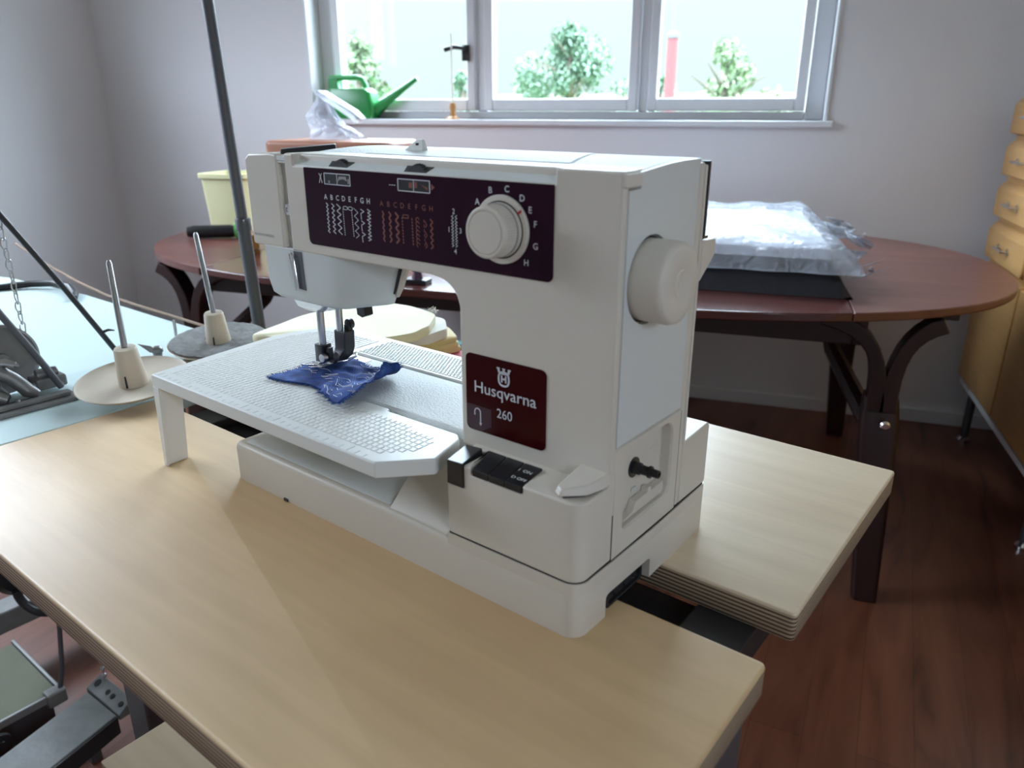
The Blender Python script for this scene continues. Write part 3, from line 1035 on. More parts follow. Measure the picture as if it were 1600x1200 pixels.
# the tray is a little higher under the motor block, with a seam above
rp_ = [p for p in base_out if p[0] > -127.5]
b = B(); b.prism([(x + (.03 if x > -60 else 0), y + (.03 if y > 107 else -.03)) for x, y in rp_] + [(-127.5, 214.03), (-127.5, -.03)], 'z', 35.6, 46.0); b.build('tray_riser', cream, sm)
b = B(); b.prism([(x - .9 if x > -60 else x + .9, y + (.9 if y < 107 else -.9)) for x, y in rp_ + [(-126.6, 213), (-126.6, .0)]], 'z', 45.9, 47.2); b.build('tray_seam', gap_m, sm)
# lower right block with the keys
b = B()
b.prism(rrect(-127.5, -.6, 0.2, 157.6, [4, 12, 2, 2], 6), 'z', 47.0, 112)
blk = b.build('motor_block', cream, sm, bevel=2.6, seg=4)
c = B()
c.box(-140, -109, -6, 30, 92, 130)                       # seat of the reverse lever
c.hexa([(-100, -4, 106), (-51, -4, 106), (-58, 31, 106), (-107.5, 31, 106)], [(-100, -4, 130), (-51, -4, 130), (-58, 31, 130), (-107.5, 31, 130)])
cut(blk, c)
# the recess runs up into the column, so it is cut from both
# column + arm + head shell: one outline
b = B()
arch = [(-142, 224)] + [(-142 - 24 + 24 * math.cos(math.radians(a)), 224 - 2 + 23 * math.sin(math.radians(a))) for a in (10, 25, 40, 55, 70, 82)] + [(-172, 246.2), (-349, 246.2)]
outl = [(-.5, 110), (-.5, 333), (-349, 333)] + arch[::-1] + [(-142, 108)]
shell_pts = outl
b.prism(shell_pts, 'y', YF_, 157)
col = b.build('column_and_arm', cream, sm, bevel=3.2, seg=4)
# recesses in the shell: key panel seat, dial seat, side cover seat, head groove and top slots
c = B()
c.hexa([(-336, YF_ - 6, 323.2), (-53, YF_ - 6, 323.2), (-53, 43.5, 323.2), (-336, 43.5, 323.2)], [(-336, YF_ - 6, 345), (-53, YF_ - 6, 345), (-53, 47, 345), (-336, 47, 345)])
c.prism([(44.6, 139.0), (148.6, 139.0), (148.6, 345), (59.6, 345), (59.6, 321.5), (44.6, 321.5)], 'x', -4.5, 8)
cut(col, c)
# sloping facet above the panel
b = B()
b.hexa([(-335.6, YF_ + .6, 321.9), (-53.4, YF_ + .6, 321.9), (-53.4, 50, 321.9), (-335.6, 50, 321.9)], [(-335.6, YF_ + .8, 323.4), (-53.4, YF_ + .8, 323.4), (-53.4, 46.6, 329.2), (-335.6, 46.6, 329.2)])
b.build('panel_facet', cream2, sm, bevel=.5)
# grained crowned top cover with its seams
def topz(y):
    t = (y - 47) / 110.0
    return 330.2 + 6.0 * math.sin(math.pi * min(max(t, 0), 1) * .62)
def topcover(x0, x1, y0, y1, name, lift=0.0, m=None, N=14, parent=None, skirt=4.0):
    b = B()
    rings = []
    ys = [y0 + (y1 - y0) * k / N for k in range(N + 1)]
    prof = [(y0, topz(y0) - skirt + lift)] + [(y, topz(y) + lift) for y in ys] + [(y1, topz(y1) - skirt + lift)]
    b.prism(prof, 'x', x0, x1)
    return b.build(name, m or grain, parent or sm, bevel=.9, seg=2, angle=50)
topcover(-347.5, -4.6, 48.2, 157.8, 'top_cover')
topcover(-51.5, -1.0, 37.6, 47.6, 'front_top_strip')
topcover(-360.5, -337, 37.6, 47.6, 'front_top_strip')
b = B(); b.prism(rrect(37.4, 58.5, 323, 331.4, [1, 3, 3, 1], 3), 'x', -9, 1.4); b.build('top_lip', cream, sm, bevel=.8)
lid = topcover(-286, -66, 76, 150, 'accessory_lid', lift=.55, skirt=1.2)
c = B(); c.prism([(-66, 70), (-60, 70), (-60, 156), (-95, 156)], 'z', 320, 345); c.prism([(-290, 70), (-283, 70), (-255, 156), (-290, 156)], 'z', 320, 345); cut(lid, c)
b = B()
def seam(p, q):
    N = 12
    for k in range(N):
        a = [p[i] + (q[i] - p[i]) * k / N for i in (0, 1)]; d = [p[i] + (q[i] - p[i]) * (k + 1) / N for i in (0, 1)]
        L = math.hypot(d[0] - a[0], d[1] - a[1]); nx, ny = -(d[1] - a[1]) / L * .35, (d[0] - a[0]) / L * .35
        b.hexa([(a[0] - nx, a[1] - ny, topz(a[1])), (d[0] - nx, d[1] - ny, topz(d[1])), (d[0] + nx, d[1] + ny, topz(d[1])), (a[0] + nx, a[1] + ny, topz(a[1]))],
               [(a[0] - nx, a[1] - ny, topz(a[1]) + .08), (d[0] - nx, d[1] - ny, topz(d[1]) + .08), (d[0] + nx, d[1] + ny, topz(d[1]) + .08), (a[0] + nx, a[1] + ny, topz(a[1]) + .08)])
seam((-66, 75.4), (-100, 75.4)); seam((-66, 75.4), (-93, 150)); b.build('lid_seam', gap_m, sm); b = B(); seam((-283, 75.4), (-250, 75.4)); seam((-283, 75.4), (-256, 150))
b.build('lid_seam', gap_m, sm)
# bobbin winder nib on top
b = B(); b.loft([[(-262, 101, 335), (-238, 101, 335), (-238, 108, 335), (-262, 108, 335)], [(-247, 103, 345), (-240, 103, 345), (-240, 106, 345), (-247, 106, 345)]])
b.build('winder_nib', white_pl, sm, bevel=.8)
b = B(); b.box(-247.5, -244, 102, 102.9, 337, 342); b.build('nib_slot', gap_m, sm)

# side cover, back shell edge
b = B(); b.prism([(45.6, 140), (147.6, 140)] + [(y, topz(y) - .2) for y in (147.6, 140, 130, 120, 110, 100, 90, 80, 70, 60.6)] + [(60.6, 321.0), (45.6, 320.6)], 'x', -4.4, -.7)
side = b.build('side_cover', cream2, sm, bevel=.5, seg=2)
c = B(); c.lathe([(31.5, -10), (31.5, 10)], (0, 80, 257.5), 'x', 48); cut(side, c)
b = B(); b.lathe([(30.5, -4.2), (30.5, -3.6)], (0, 80, 257.5), 'x', 48); b.build('wheel_well', gap_m, sm)
b = B(); b.box(-150, -.3, 157.6, 161.5, 100, 331); b.build('rear_shell', cream, sm, bevel=1.2)
b = B(); b.box(-90, .2, 162.3, 165, 277, 333.5); b.box(-90, -.6, 162.3, 172, 275, 277.5); b.build('folded_handle', blackp, sm, bevel=.5)
b = B(); b.prism([(161.8, 274.3), (186, 273.2), (187, 270), (186, 260), (161.8, 242)], 'x', -14, 0); b.build('spool_bracket', cream, sm, bevel=1.2)
b = B(); b.prism([(158.2, 47.0), (209, 47.0), (211, 49), (211, 104), (208, 107), (162, 104.5), (158.2, 108)], 'x', -132, -.6); b.build('rear_block', cream, sm, bevel=2.2)

# hand wheel
b = B()
b.lathe([(29, -3.4), (29, 18.5), (27.6, 22.2), (25.5, 23.4), (10.5, 23.6), (10.0, 23.3), (9.6, 23.8), (3.6, 23.9), (3.2, 23.6), (2.9, 23.9), (0.4, 24)], (0, 80, 257.5), 'x', 64)
b.build('hand_wheel', cream, sm, angle=40)

# recess with the lid-catch shaft, on the right side
frb = B(); frb.prism(rrect(44.8, 148.6, 47.2, 138.2, [1, 1, 1, 1], 2), 'x', -3.6, -.2)
sp_ = frb.build('lower_side_cover', cream, sm, bevel=.6)
c = B(); c.prism(rrect(59, 136.5, 66, 134, [4, 11, 13, 4], 5), 'x', -3.0, 5); cut(sp_, c)
c = B(); c.prism(rrect(60, 135.5, 67, 133, [4, 10, 12, 4], 5), 'x', -11.5, 5); cut(blk, c)
c = B(); c.prism(rrect(60, 135.5, 67, 133, [4, 10, 12, 4], 5), 'x', -11.5, 5); cut(col, c)
c = B(); c.prism(rrect(60, 135.5, 67, 133, [4, 10, 12, 4], 5), 'x', -11.5, 5); cut(sp_, c)
b = B(); b.prism([(62, 67.5), (134, 67.5), (134, 78), (112, 78), (112, 82), (107, 82), (107, 78), (88, 78), (84, 71)], 'x', -11.3, -4.5); b.build('recess_step', cream, sm, bevel=.8)
b = B(); b.lathe([(8.5, -11.4), (8.5, -10.6), (5.2, -10.4), (5.0, -5), (4.0, -4.5), (3.8, 2), (5.0, 2.4), (5.0, 4.2), (3.4, 4.6), (3.2, 11), (2.0, 11.2), (2.0, 8)], (0, 93, 104), 'x', 28)
b.build('clutch_shaft', blackp, sm)
b = B(); b.box(-11.4, -10.2, 90, 97, 83, 86); b.build('recess_mark', cream2, sm)

# vertical seams on the right side
b = B(); b.box(-1.3, -.25, 43.6, 44.7, 47, 86); b.build('side_seam', gap_m, sm)
b = B(); b.box(-1.3, -.25, 148.7, 149.2, 47, 137); b.build('side_seam', gap_m, sm)

# thread cutter wedge on the block corner
b = B()
b.hexa([(-27, 6, 113.4), (-20, .8, 113.4), (-5, 14, 113.4), (-.2, 30, 113.4), (-.2, 43.5, 113.4), (-18, 43.5, 113.4)],
       [(-25.5, 8, 118.5), (-19, 3, 119), (-6, 16, 121), (-1.4, 31, 123), (-1.4, 43.5, 124), (-26, 43.5, 125)])
b.build('thread_cutter', cream, sm, bevel=1.4)
b = B(); b.prism([(-22, 7), (-18, 4), (-7, 15), (-2.6, 30), (-2.6, 42), (-14, 42)], 'z', 112.1, 113.6); b.build('cutter_slot', gap_m, sm)

# reverse lever and the three keys
b = B()
b.hexa([(-125, -1.2, 92.4), (-108, -1.2, 92.4), (-108, 26, 92.4), (-125, 26, 92.4)], [(-124.5, -1.2, 112.6), (-108, -1.2, 113.6), (-114, 29.5, 114.2), (-131.5, 29.5, 112.8)])
b.build('reverse_lever', blackp, sm, bevel=.8)
kx = [(-99, -83.2), (-82.6, -67.2), (-66.6, -51.6)]
for i, (a, d) in enumerate(kx):
    b = B()
    s0 = -8 + i * 1.6; s1 = -8 + (i + 1) * 1.6
    b.hexa([(a, -.6, 106), (d, -.6, 106), (d + s1 * 1, 30.3, 106), (a + s0 * 1, 30.3, 106)], [(a, -.6, 111.6), (d, -.6, 111.6), (d + s1, 30.3, 113.8), (a + s0, 30.3, 113.8)])
    ky = b.build('key', blackp, sm, bevel=.7)
    if i == 2:
        b = B()
        zf = lambda y: 111.6 + 2.2 * (y + .6) / 30.9 + .55
        def kt(s, x, y, size):
            text_into(b, s, size, lambda u, v, dd: (x + u - .12 * v, y + v, zf(y + v)), align='LEFT')
        kt('I  ON', -68.6, 17.0, 5.2); kt('O OFF', -67.0, 6.0, 4.9)
        b.build('key_lettering', mat('bright_print', (.85, .85, .85), .5), ky, smooth=False)

# control panel
b = B(); b.prism(rrect(-321, -53, 255.5, 322.2, [5, 5, .8, .8], 5), 'y', YF_ - .75, YF_ + 1); pn = b.build('control_panel', panel_m, sm, bevel=.25, seg=2)
y_ = YF_ - .78
b = B()
for k, s in enumerate('ABCDEFGH'): text_xz(b, s, -293 + 7.75 * k, 296.6 - .0 * k, 6.2, y_, bold=.08)
def zig(b, x, z0, z1, amp, n, wd=.7, ph=0):
    pts = [(x + (amp if (k + ph) % 2 else -amp), z0 + (z1 - z0) * k / n) for k in range(n + 1)]
    strip2d(b, pts, wd, y_)
zig(b, -292, 293.5, 268, 1.2, 15); zig(b, -284.5, 293.5, 268, 1.7, 13); zig(b, -277, 293.5, 268, 2.5, 9)
strip2d(b, [(-271.5, 290), (-271, 267)], .6, y_, dashes=12); strip2d(b, [(-260.5, 290), (-259.5, 267)], .6, y_, dashes=12)
b2 = [(-272 + 2 * 0, 292)]
for cx in (-268.2, -262):
    pts = [(cx + 3.0 * math.cos(t * math.pi / 6), 291 + 1.4 * math.sin(t * math.pi / 6)) for t in range(13)]
    strip2d(b, pts, .5, y_)
strip2d(b, [(-255 + (2.4 if k % 2 else -2.4), 291.5 - 25 * k / 8) for k in range(9)], .6, y_, dashes=3)
for k in range(3): strip2d(b, [(-249, 291.5 - 9.5 * k), (-245, 289.8 - 9.5 * k), (-249, 288 - 9.5 * k), (-248.6, 283 - 9.5 * k)], .6, y_)
rr = random.Random(5)
strip2d(b, [(-239.5 + (2.0 if k % 2 else -1.6) + rr.uniform(-.7, .7), 292 - 26 * k / 18) for k in range(19)], .7, y_)
b.build('stitch_chart', print_w, pn, smooth=False); # windows
for x0, x1, z0, z1 in ((-293, -260, 309.5, 318.5), (-203, -168.5, 309.5, 318.5)):
    b = B()
    strip2d(b, [(x0, z0), (x1, z0), (x1, z1), (x0, z1), (x0, z0)], .7, y_); strip2d(b, [((x0 + x1) / 2, z0), ((x0 + x1) / 2, z1)], .5, y_)
    b.build('indicator_frame', print_w, pn, smooth=False)
b = B()
strip2d(b, [(-300, 318), (-298, 315.5), (-300, 310)], .5, y_); strip2d(b, [(-296.2, 318), (-298, 315.5), (-296.2, 310)], .5, y_)
strip2d(b, [(-213, 313.3), (-205, 313.3)], .5, y_, dashes=3)
b.build('panel_symbols', print_w, pn, smooth=False); b = B()
# dial letters and numbers
for s, x, z in (('A', -121, 304.5), ('B', -108.6, 313.4), ('C', -93.4, 315), ('D', -80, 309.6), ('E', -73, 302), ('F', -68.4, 292.6), ('G', -68.0, 277.4), ('H', -76, 265)):
    text_xz(b, s, x, z, 6.4, y_, bold=.06)
for s, x, z in (('2', -144.5, 296), ('4', -143.5, 266), ('1', -149.6, 282), ('3', -138, 282)):
    text_xz(b, s, x, z, 5.6, y_, bold=.05)
b.build('dial_lettering', print_w, pn, smooth=False); b = B()
for x in (-145.9, -142.3):
    zig(b, x, 275, 291, 1.1, 14, .55); zig(b, x, 291.5, 295, 1.0, 3, .5); zig(b, x, 271, 274.6, 1.0, 3, .5)
b.build('balance_mark', print_w, pn, smooth=False)
b = B()
for k, s in enumerate('ABCDEFGH'): text_xz(b, s, -223 + 7.9 * k, 296, 6.0, y_)
zig(b, -222, 292, 267.5, .9, 11, 1.3); zig(b, -214, 292, 267.5, 1.2, 10, 1.3); zig(b, -206, 292, 267.5, 1.8, 8, 1.5)
strip2d(b, [(-200, 289), (-199.6, 267)], 1.0, y_, dashes=9); strip2d(b, [(-189, 289), (-188.6, 267)], 1.1, y_, dashes=9)
strip2d(b, [(-199, 291), (-193, 291), (-193, 288.6), (-199, 288.6), (-199, 291)], .6, y_)
for k in range(7): strip2d(b, [(-183 + 1.8 * math.cos(t), 288.5 - 3.3 * k + 1.6 * math.sin(t)) for t in [i * math.pi / 4 for i in range(7)]], .6, y_)
strip2d(b, [(-176, 289), (-175.5, 267)], .6, y_, dashes=6)
for k in range(3): strip2d(b, [(-175, 288 - 8 * k), (-173, 285 - 8 * k), (-175, 283 - 8 * k)], .6, y_)
strip2d(b, [(-168 + (1.5 if k % 2 else -1.3), 290 - 23 * k / 10) for k in range(11)], 1.0, y_)
b.face([(-167, y_, 311.5), (-163.5, y_, 314), (-167, y_, 316.5)][::-1])
b.build('rust_print', print_r, pn, smooth=False)
for xa, xb in ((-292.4, -260.6), (-202.4, -169.1)):
    b = B(); b.box(xa, xb, y_ - .05, y_ + .1, 310, 318); b.build('indicator_glass', blackp, pn)
b = B()
b.prism([(-276, 312), (-274, 316.5), (-265, 316.8), (-264, 313), (-268, 314.5), (-273, 314)], 'y', y_ - .12, y_ - .02); b.box(-263, -261.2, y_ - .12, y_ - .02, 311, 315); b.box(-288, -286, y_ - .12, y_ - .02, 310.5, 312.5)
b.build('indicator_scale', print_shade_g, pn)
b = B(); b.box(-191, -187, y_ - .12, y_ - .02, 312.2, 316.4); b.box(-185.4, -182, y_ - .12, y_ - .02, 312.5, 317); b.prism([(-178, 315.5), (-170.5, 313.3), (-171, 311.2)], 'y', y_ - .12, y_ - .02)
b.build('indicator_pointer', print_r, pn)
# dial: cream collar, ribbed knob, red mark
b = B(); b.lathe([(24.6, 37.2), (24.6, 34.6), (24.0, 34.0), (19.2, 34.0)], (-98, 0, 288.5), 'y', 64); dial = b.build('stitch_dial', cream, sm, angle=30)
b = B()
prof_r = lambda r0, k: r0 * (1 + (.012 if k % 2 else -.028))
rings = []
for rr0, y, rib in ((19.5, 34, 0), (19.5, 30.8, 0), (18.6, 30.5, 0), (18.6, 30.2, 1), (18.2, 20.6, 1), (18.4, 20.0, 0), (18.2, 17.6, 0), (17.2, 16.6, 0), (15.6, 16.5, 0), (15.1, 17.2, 0), (14.6, 16.5, 0), (.5, 16.4, 0)):
    rings.append([(-98 + (prof_r(rr0, k) if rib else rr0) * math.cos(2 * math.pi * k / 120), y, 288.5 + (prof_r(rr0, k) if rib else rr0) * math.sin(2 * math.pi * k / 120)) for k in range(120)])
b.loft(rings); b.build('dial_knob', cream, dial, angle=20)
b = B(); b.lathe([(20.6, 34.05), (20.6, 33.9), (18.8, 33.9), (18.8, 34.05)], (-98, 0, 288.5), 'y', 64); b.build('dial_gap_shade', gap_m, dial)  # dark ring, painted shade between collar and knob
b = B(); b.lathe([(19.35, 30.6), (19.35, 30.1), (18.4, 30.1), (18.4, 30.6)], (-98, 0, 288.5), 'y', 64); b.build('knob_ring_shade', print_shade_g, dial)  # raised grey ring, shade of a groove put into its colour
b = B(); a_ = math.radians(38)
ux, uz = math.cos(a_), math.sin(a_)
b.hexa([(-98 + ux * r_ - uz * s_, 33.9, 288.5 + uz * r_ + ux * s_) for r_, s_ in ((20.5, -.8), (24.3, -.8), (24.3, .8), (20.5, .8))],
       [(-98 + ux * r_ - uz * s_, 33.6, 288.5 + uz * r_ + ux * s_) for r_, s_ in ((20.5, -.8), (24.3, -.8), (24.3, .8), (20.5, .8))])
b.build('red_mark', red_m, dial)
# slider wheels in the facet
for x in (-277, -186):
    b = B(); b.hexa([(x - 12, 38.6, 323.6), (x + 12, 38.6, 323.6), (x + 16, 45.6, 328.0), (x - 14, 45.6, 328.0)], [(x - 12, 38.4, 324.0), (x + 12, 38.4, 324.0), (x + 16, 45.4, 328.9), (x - 14, 45.4, 328.9)])
    wl = b.build('wheel_slot', gap_m, sm)
    b = B()
    rings = []
    for yy in (40.5, 44.5):
        rings.append([(x + (12.5 + (.5 if k % 2 else -.3)) * math.cos(2 * math.pi * k / 60), yy, 316.4 + (yy - 40.5) * .3 + (12.5 + (.5 if k % 2 else -.3)) * math.sin(2 * math.pi * k / 60)) for k in range(60)])
    b.loft(rings); b.build('thumb_wheel', blackr, wl, smooth=False)

# brand plate
b = B(); b.prism(rrect(-136, -57, 124.5, 189.5, 5, 5), 'y', YF_ - .7, YF_ + .5); bp_ = b.build('brand_plate', brand_m, sm, bevel=.25, seg=2)
yb_ = YF_ - .72
b = B(); b.prism([(-135.6, 129), (-131, 125), (-120, 125), (-110, 131), (-110, 146), (-135.6, 146.5)], 'y', yb_ - .06, yb_ + .1); b.build('plate_film', brand_s, bp_)
yb_ -= .08
b = B()
text_xz(b, 'Husqvarna', -96.6, 158.2, 13.6, yb_, bold=.05, wd=1.06)
text_xz(b, '260', -96.4, 141.4, 11.2, yb_, bold=0, wd=.94)
# the crowned H emblem
def ell_(cx, cz, a, c_, n=26, z0=None, p=2.6): return [(cx + a * math.copysign(abs(math.cos(t)) ** (2 / p), math.cos(t)), cz + c_ * math.copysign(abs(math.sin(t)) ** (2 / p), math.sin(t))) for t in [2 * math.pi * k / n for k in range(n + 1)]]
strip2d(b, ell_(-97, 174.6, 5.0, 5.6), 1.5, yb_)
for p in ([(-99, 177.4), (-99, 171.8)], [(-95, 177.4), (-95, 171.8)], [(-99, 174.6), (-95, 174.6)]): strip2d(b, p, 1.3, yb_)
strip2d(b, [(-101.0, 179.2), (-93.0, 179.2)], 1.9, yb_)
for x0, x1 in ((-101.4, -102.4), (-97, -97), (-92.6, -91.6)):
    strip2d(b, [(x0, 179.4), (x1, 183)], 1.9, yb_)
    strip2d(b, [(x1 - 1.4, 182.8), (x1 + 1.4, 182.8)], .9, yb_)
# hooked arrow
strip2d(b, [(-127, 138)] + [(-124 + 3 * math.cos(t), 141 + 3 * math.sin(t)) for t in [math.pi * (1 - k / 8) for k in range(9)]] + [(-121, 131.5)], .9, yb_)
b.face([(-122.6, yb_ - .2, 132.2), (-121, yb_ - .2, 129.4), (-119.4, yb_ - .2, 132.2)])
b.build('brand_lettering', print_w, bp_, smooth=False)

# ---- head of the machine
b = B()
b.prism([(-410.5, 246.5), (-361, 246.5), (-361, 331.5), (-372, 332.5), (-404, 331), (-410.5, 326)], 'y', YF_ + .4, 156)
hc = b.build('head_cover', cream, sm, bevel=2.4, seg=4)
b = B(); b.box(-362, -348, 43.5, 156.5, 247, 326.5); b.build('thread_groove', cream2, sm, bevel=.6)
b = B(); b.hexa([(-361, 38, 324), (-347, 38, 324), (-347, 157, 324), (-361, 157, 324)], [(-361, 40, 330), (-347, 40, 330), (-347, 157, 333), (-361, 157, 333)]); b.build('groove_top', grain, sm, bevel=1.2)
b = B(); b.hexa([(-372, 50, 331), (-362, 44, 331), (-352, 100, 333), (-366, 112, 333)], [(-371, 51, 336.0), (-363, 45, 335.5), (-353, 100, 338.4), (-366, 111, 338.4)]); b.build('take_up_slot', blackp, sm, bevel=.8)
b = B(); b.lathe([(5.6, 43.6), (5.6, 41.6), (4.6, 40.6), (2.2, 40.4), (2.0, 41.4), (.3, 41.4)], (-356, 0, 282.5), 'y', 26); b.build('tension_screw', chrome, sm)
b = B(); text_xz(b, 'MADE IN SWEDEN', -391, 255.3, 3.7, YF_ + .2, bold=.02); b.build('origin_print', print_shade_g, hc, smooth=False)
# face cover below the arm
def fring(z, x0, x1, dy=0.0, lift=0.0):
    q = [(x0, YF_ + 1 + dy), (-318, YF_ + .6 + dy), (-300, YF_ + 1.0 + dy), (-284, YF_ + 3.0 + dy), (x1 - 14, 54 + dy), (x1 - 4, 60 + dy), (x1 - 2, 66 + dy), (-322, 146), (-330, 152), (x0 + 6, 152), (x0, 146)]
    return [(x, y, z + lift * max(0, (x + 300) / 60) * (1 if y < 120 else 0)) for x, y in q]
b = B()
b.loft([fring(196.5, -368, -250, 5, 9), fring(198.2, -379, -246, 2, 9), fring(202, -388, -243, .4, 9), fring(214, -392.5, -239, 0, 4), fring(232, -393, -234), fring(247.5, -393.5, -229)])
fc_ = b.build('face_cover', cream2, sm, bevel=.8, seg=2, angle=50)
b = B(); b.hexa([(-243, 62, 216), (-239, 60, 216), (-262, 88, 216), (-266, 88, 216)], [(-232, 62, 246), (-226, 60, 246), (-249, 88, 246), (-254, 88, 246)]); b.build('lamp_gap', gap_m, sm)
b = B(); b.hexa([(-238.6, 60, 213), (-233, 60, 214.5), (-256, 88, 214.5), (-261, 88, 213)], [(-225.6, 60, 246.5), (-219.5, 60, 246.5), (-242, 88, 246.5), (-248.5, 88, 246.5)]); b.build('lamp_flap', cream, sm, bevel=1.0)
b = B(); b.hexa([(-345.5, YF_ - .1, 211), (-334.5, YF_ - .1, 210), (-334.5, 44, 210), (-345.5, 44, 211)], [(-348, YF_ - .1, 246), (-336.5, YF_ - .1, 246), (-336.5, 44, 246), (-348, 44, 246)])
sl = b.build('take_up_channel', greypaint, sm, bevel=.3)
b = B(); b.tube([(-352, 35.6, 238), (-351.4, 35, 243), (-348.6, 35, 244.2), (-346.2, 35, 241.5), (-343, 35.6, 209)], .8, 8); b.tube([(-352, 35.6, 238), (-347, 35.6, 208.6)], .8, 8)
b.build('thread_guide', chrome, sm)
# bright under-plate
b = B()
b.loft([[(-376, 48, 200), (-330, 44, 200), (-262, 58, 206), (-270, 84, 206), (-328, 146, 200), (-376, 142, 200)],
        [(-392, 70, 186), (-384, 62, 183), (-340, 66, 184), (-312, 92, 188), (-345, 134, 184), (-392, 122, 184)],
        [(-394, 84, 177), (-389, 77, 174.5), (-372, 80, 174.5), (-362, 104, 176), (-374, 122, 176), (-393, 116, 176)]])
b.build('under_plate', chrome, sm, bevel=1.2)
b = B(); b.prism([(-326, 187), (-314, 188), (-313, 178.5), (-318, 176), (-325, 178)], 'y', 88, 99); b.box(-322, -317, 90, 97, 186, 200)
b.build('threader_lever', blackp, sm, bevel=.8)
# needle bar, clamp, needle
b = B(); b.cyl((-386, 90, 130), (-386, 90, 200), 3.9, n=22); nb = b.build('needle_bar', steel, sm)
b = B(); b.prism(rrect(-392.5, -379.5, 83.5, 96.5, 1.6, 3), 'z', 117.5, 136.5); b.box(-380, -373, 87, 93, 122, 134); b.build('needle_clamp', blackp, nb, bevel=.7)
b = B(); b.lathe([(4.4, 0), (4.4, 5), (3.8, 6)], (-377, 80, 124), 'y', 16, tilt=Matrix.Rotation(0, 3, 'Z')); b.build('clamp_screw', steel, nb)
b = B(); b.tube([(-387, 90, 118), (-387, 90, 114), (-387, 90, 111.9)], [1.1, .6, .3], 8); b.build('needle', chrome, nb)
b = B(); b.cyl((-383, 112, 126), (-383, 112, 200), 3.7, n=22); pbz = b.build('presser_bar', steel, sm)
b = B()
b.loft([[(-389, 108, 147), (-371, 108, 147), (-371, 122, 147), (-389, 122, 147)], [(-388, 107, 128), (-372, 107, 128), (-372, 122, 128), (-388, 122, 128)],
        [(-385, 100, 119), (-374, 100, 119), (-374, 120, 119), (-385, 120, 119)], [(-388, 94, 113.4), (-377, 94, 113.4), (-377, 110, 113.4), (-388, 110, 113.4)]])
b.build('presser_ankle', blackp, pbz, bevel=1.2)
b = B(); b.lathe([(5.5, 118), (5.5, 123), (3, 124)], (-377, 0, 153), 'y', 20); b.box(-381, -373, 116, 121, 140, 152); b.build('presser_screw', blackp, pbz)
b = B(); b.lathe([(5.4, 92), (5.4, 99), (4.6, 100)], (-377.5, 0, 121), 'y', 22); b.build('ankle_screw', dsteel, pbz)
# presser foot: sole with a slot and two turned-up toes
b = B()
for s in (1, -1):
    cx = -387 + s * 6.2
    b.loft([[(cx - 3.4, 116, 113.0), (cx + 3.4, 116, 113.0), (cx + 3.4, 116, 115), (cx - 3.4, 116, 115)],
            [(cx - 3.4, 92, 112.9), (cx + 3.4, 92, 112.9), (cx + 3.4, 92, 114.9), (cx - 3.4, 92, 114.9)],
            [(cx - 3.0, 78, 113.0), (cx + 3.0, 78, 113.0), (cx + 3.0, 78, 114.8), (cx - 3.0, 78, 114.8)],
            [(cx - 1.8 + s, 66, 117.2), (cx + 1.8 + s, 66, 117.2), (cx + 1.8 + s, 66, 118.4), (cx - 1.8 + s, 66, 118.4)]])
b.box(-396, -378, 104, 118, 113.1, 115.3); b.box(-396, -378, 80, 85, 113.3, 115.1)
b.tube([(-397, 100, 115), (-400, 106, 116), (-400, 116, 118)], 1.3, 8); b.tube([(-377, 100, 115), (-371, 108, 116), (-368, 119, 118.5), (-372, 123, 119)], 1.5, 8)
b.build('presser_foot', chrome, pbz, bevel=.6)

# free arm
b = B(); b.prism(rrect(56.5, 147.5, 70, 107.6, [14, 14, 4, 4], 4), 'x', -402, -138); b.build('free_arm', grain, sm, bevel=1.0)
b = B(); b.prism(rrect(-404, -368, 62, 142, 6, 4), 'z', 107.6, 108.2); b.build('needle_plate', steel, sm, bevel=.3)

# ---- the extension table around the arm
et = thing('extension_table', 'white gridded extension table clipped round the machine arm', 'extension table', 'bench', (-340, 90, 0))
XP = [(-517, -34), (-172, -34), (-139, 1), (-150, 42), (-158, 49), (-245, 49), (-247, 53.5), (-406, 53.5), (-406, 150), (-160, 150), (-160, 212), (-494, 213), (-516, 200), (-533, 160), (-537, 130)]
b = B(); b.prism(XP, 'z', 93.5, 108)
b.build('plate', white_pl, et, bevel=2.0, seg=4)
b = B()
# front-left leg: thin wall with a filleted inner edge
legp = [(-33.5, 0), (-7, 0.5), (-4.5, 78), (-1, 87), (6, 93.8), (-33.5, 93.8)]
b.hexa([(-521.5, y, z) if z < 10 else (-518.5, y, z) for y, z in legp], [(-518.5, y, z) if z < 10 else (-514.5, y, z) for y, z in legp])
b.hexa([(-521.5, -33.5, 0), (-516, -33.5, 0), (-516, -30.5, 0), (-521.5, -30.5, 0)], [(-517.5, -33.8, 93.8), (-506, -33.8, 93.8), (-506, -30.8, 93.8), (-517.5, -30.8, 93.8)])
b.build('leg', white_pl, et, bevel=.6)
b = B(); b.hexa([(-530, 160, .5), (-512, 196, .5), (-509, 194, .5), (-527, 158, .5)], [(-530, 160, 93.8), (-512, 196, 93.8), (-509, 194, 93.8), (-527, 158, 93.8)]); b.build('leg', white_pl, et, bevel=.6)
frontp = [(-508, -20), (-180, -20), (-158, 4), (-163, 34), (-250, 40), (-412, 40), (-412, 200), (-488, 200), (-508, 190), (-526, 150), (-527, 120)]
b = B()
P_, S_ = 6.35, 5.35
x = -530.0
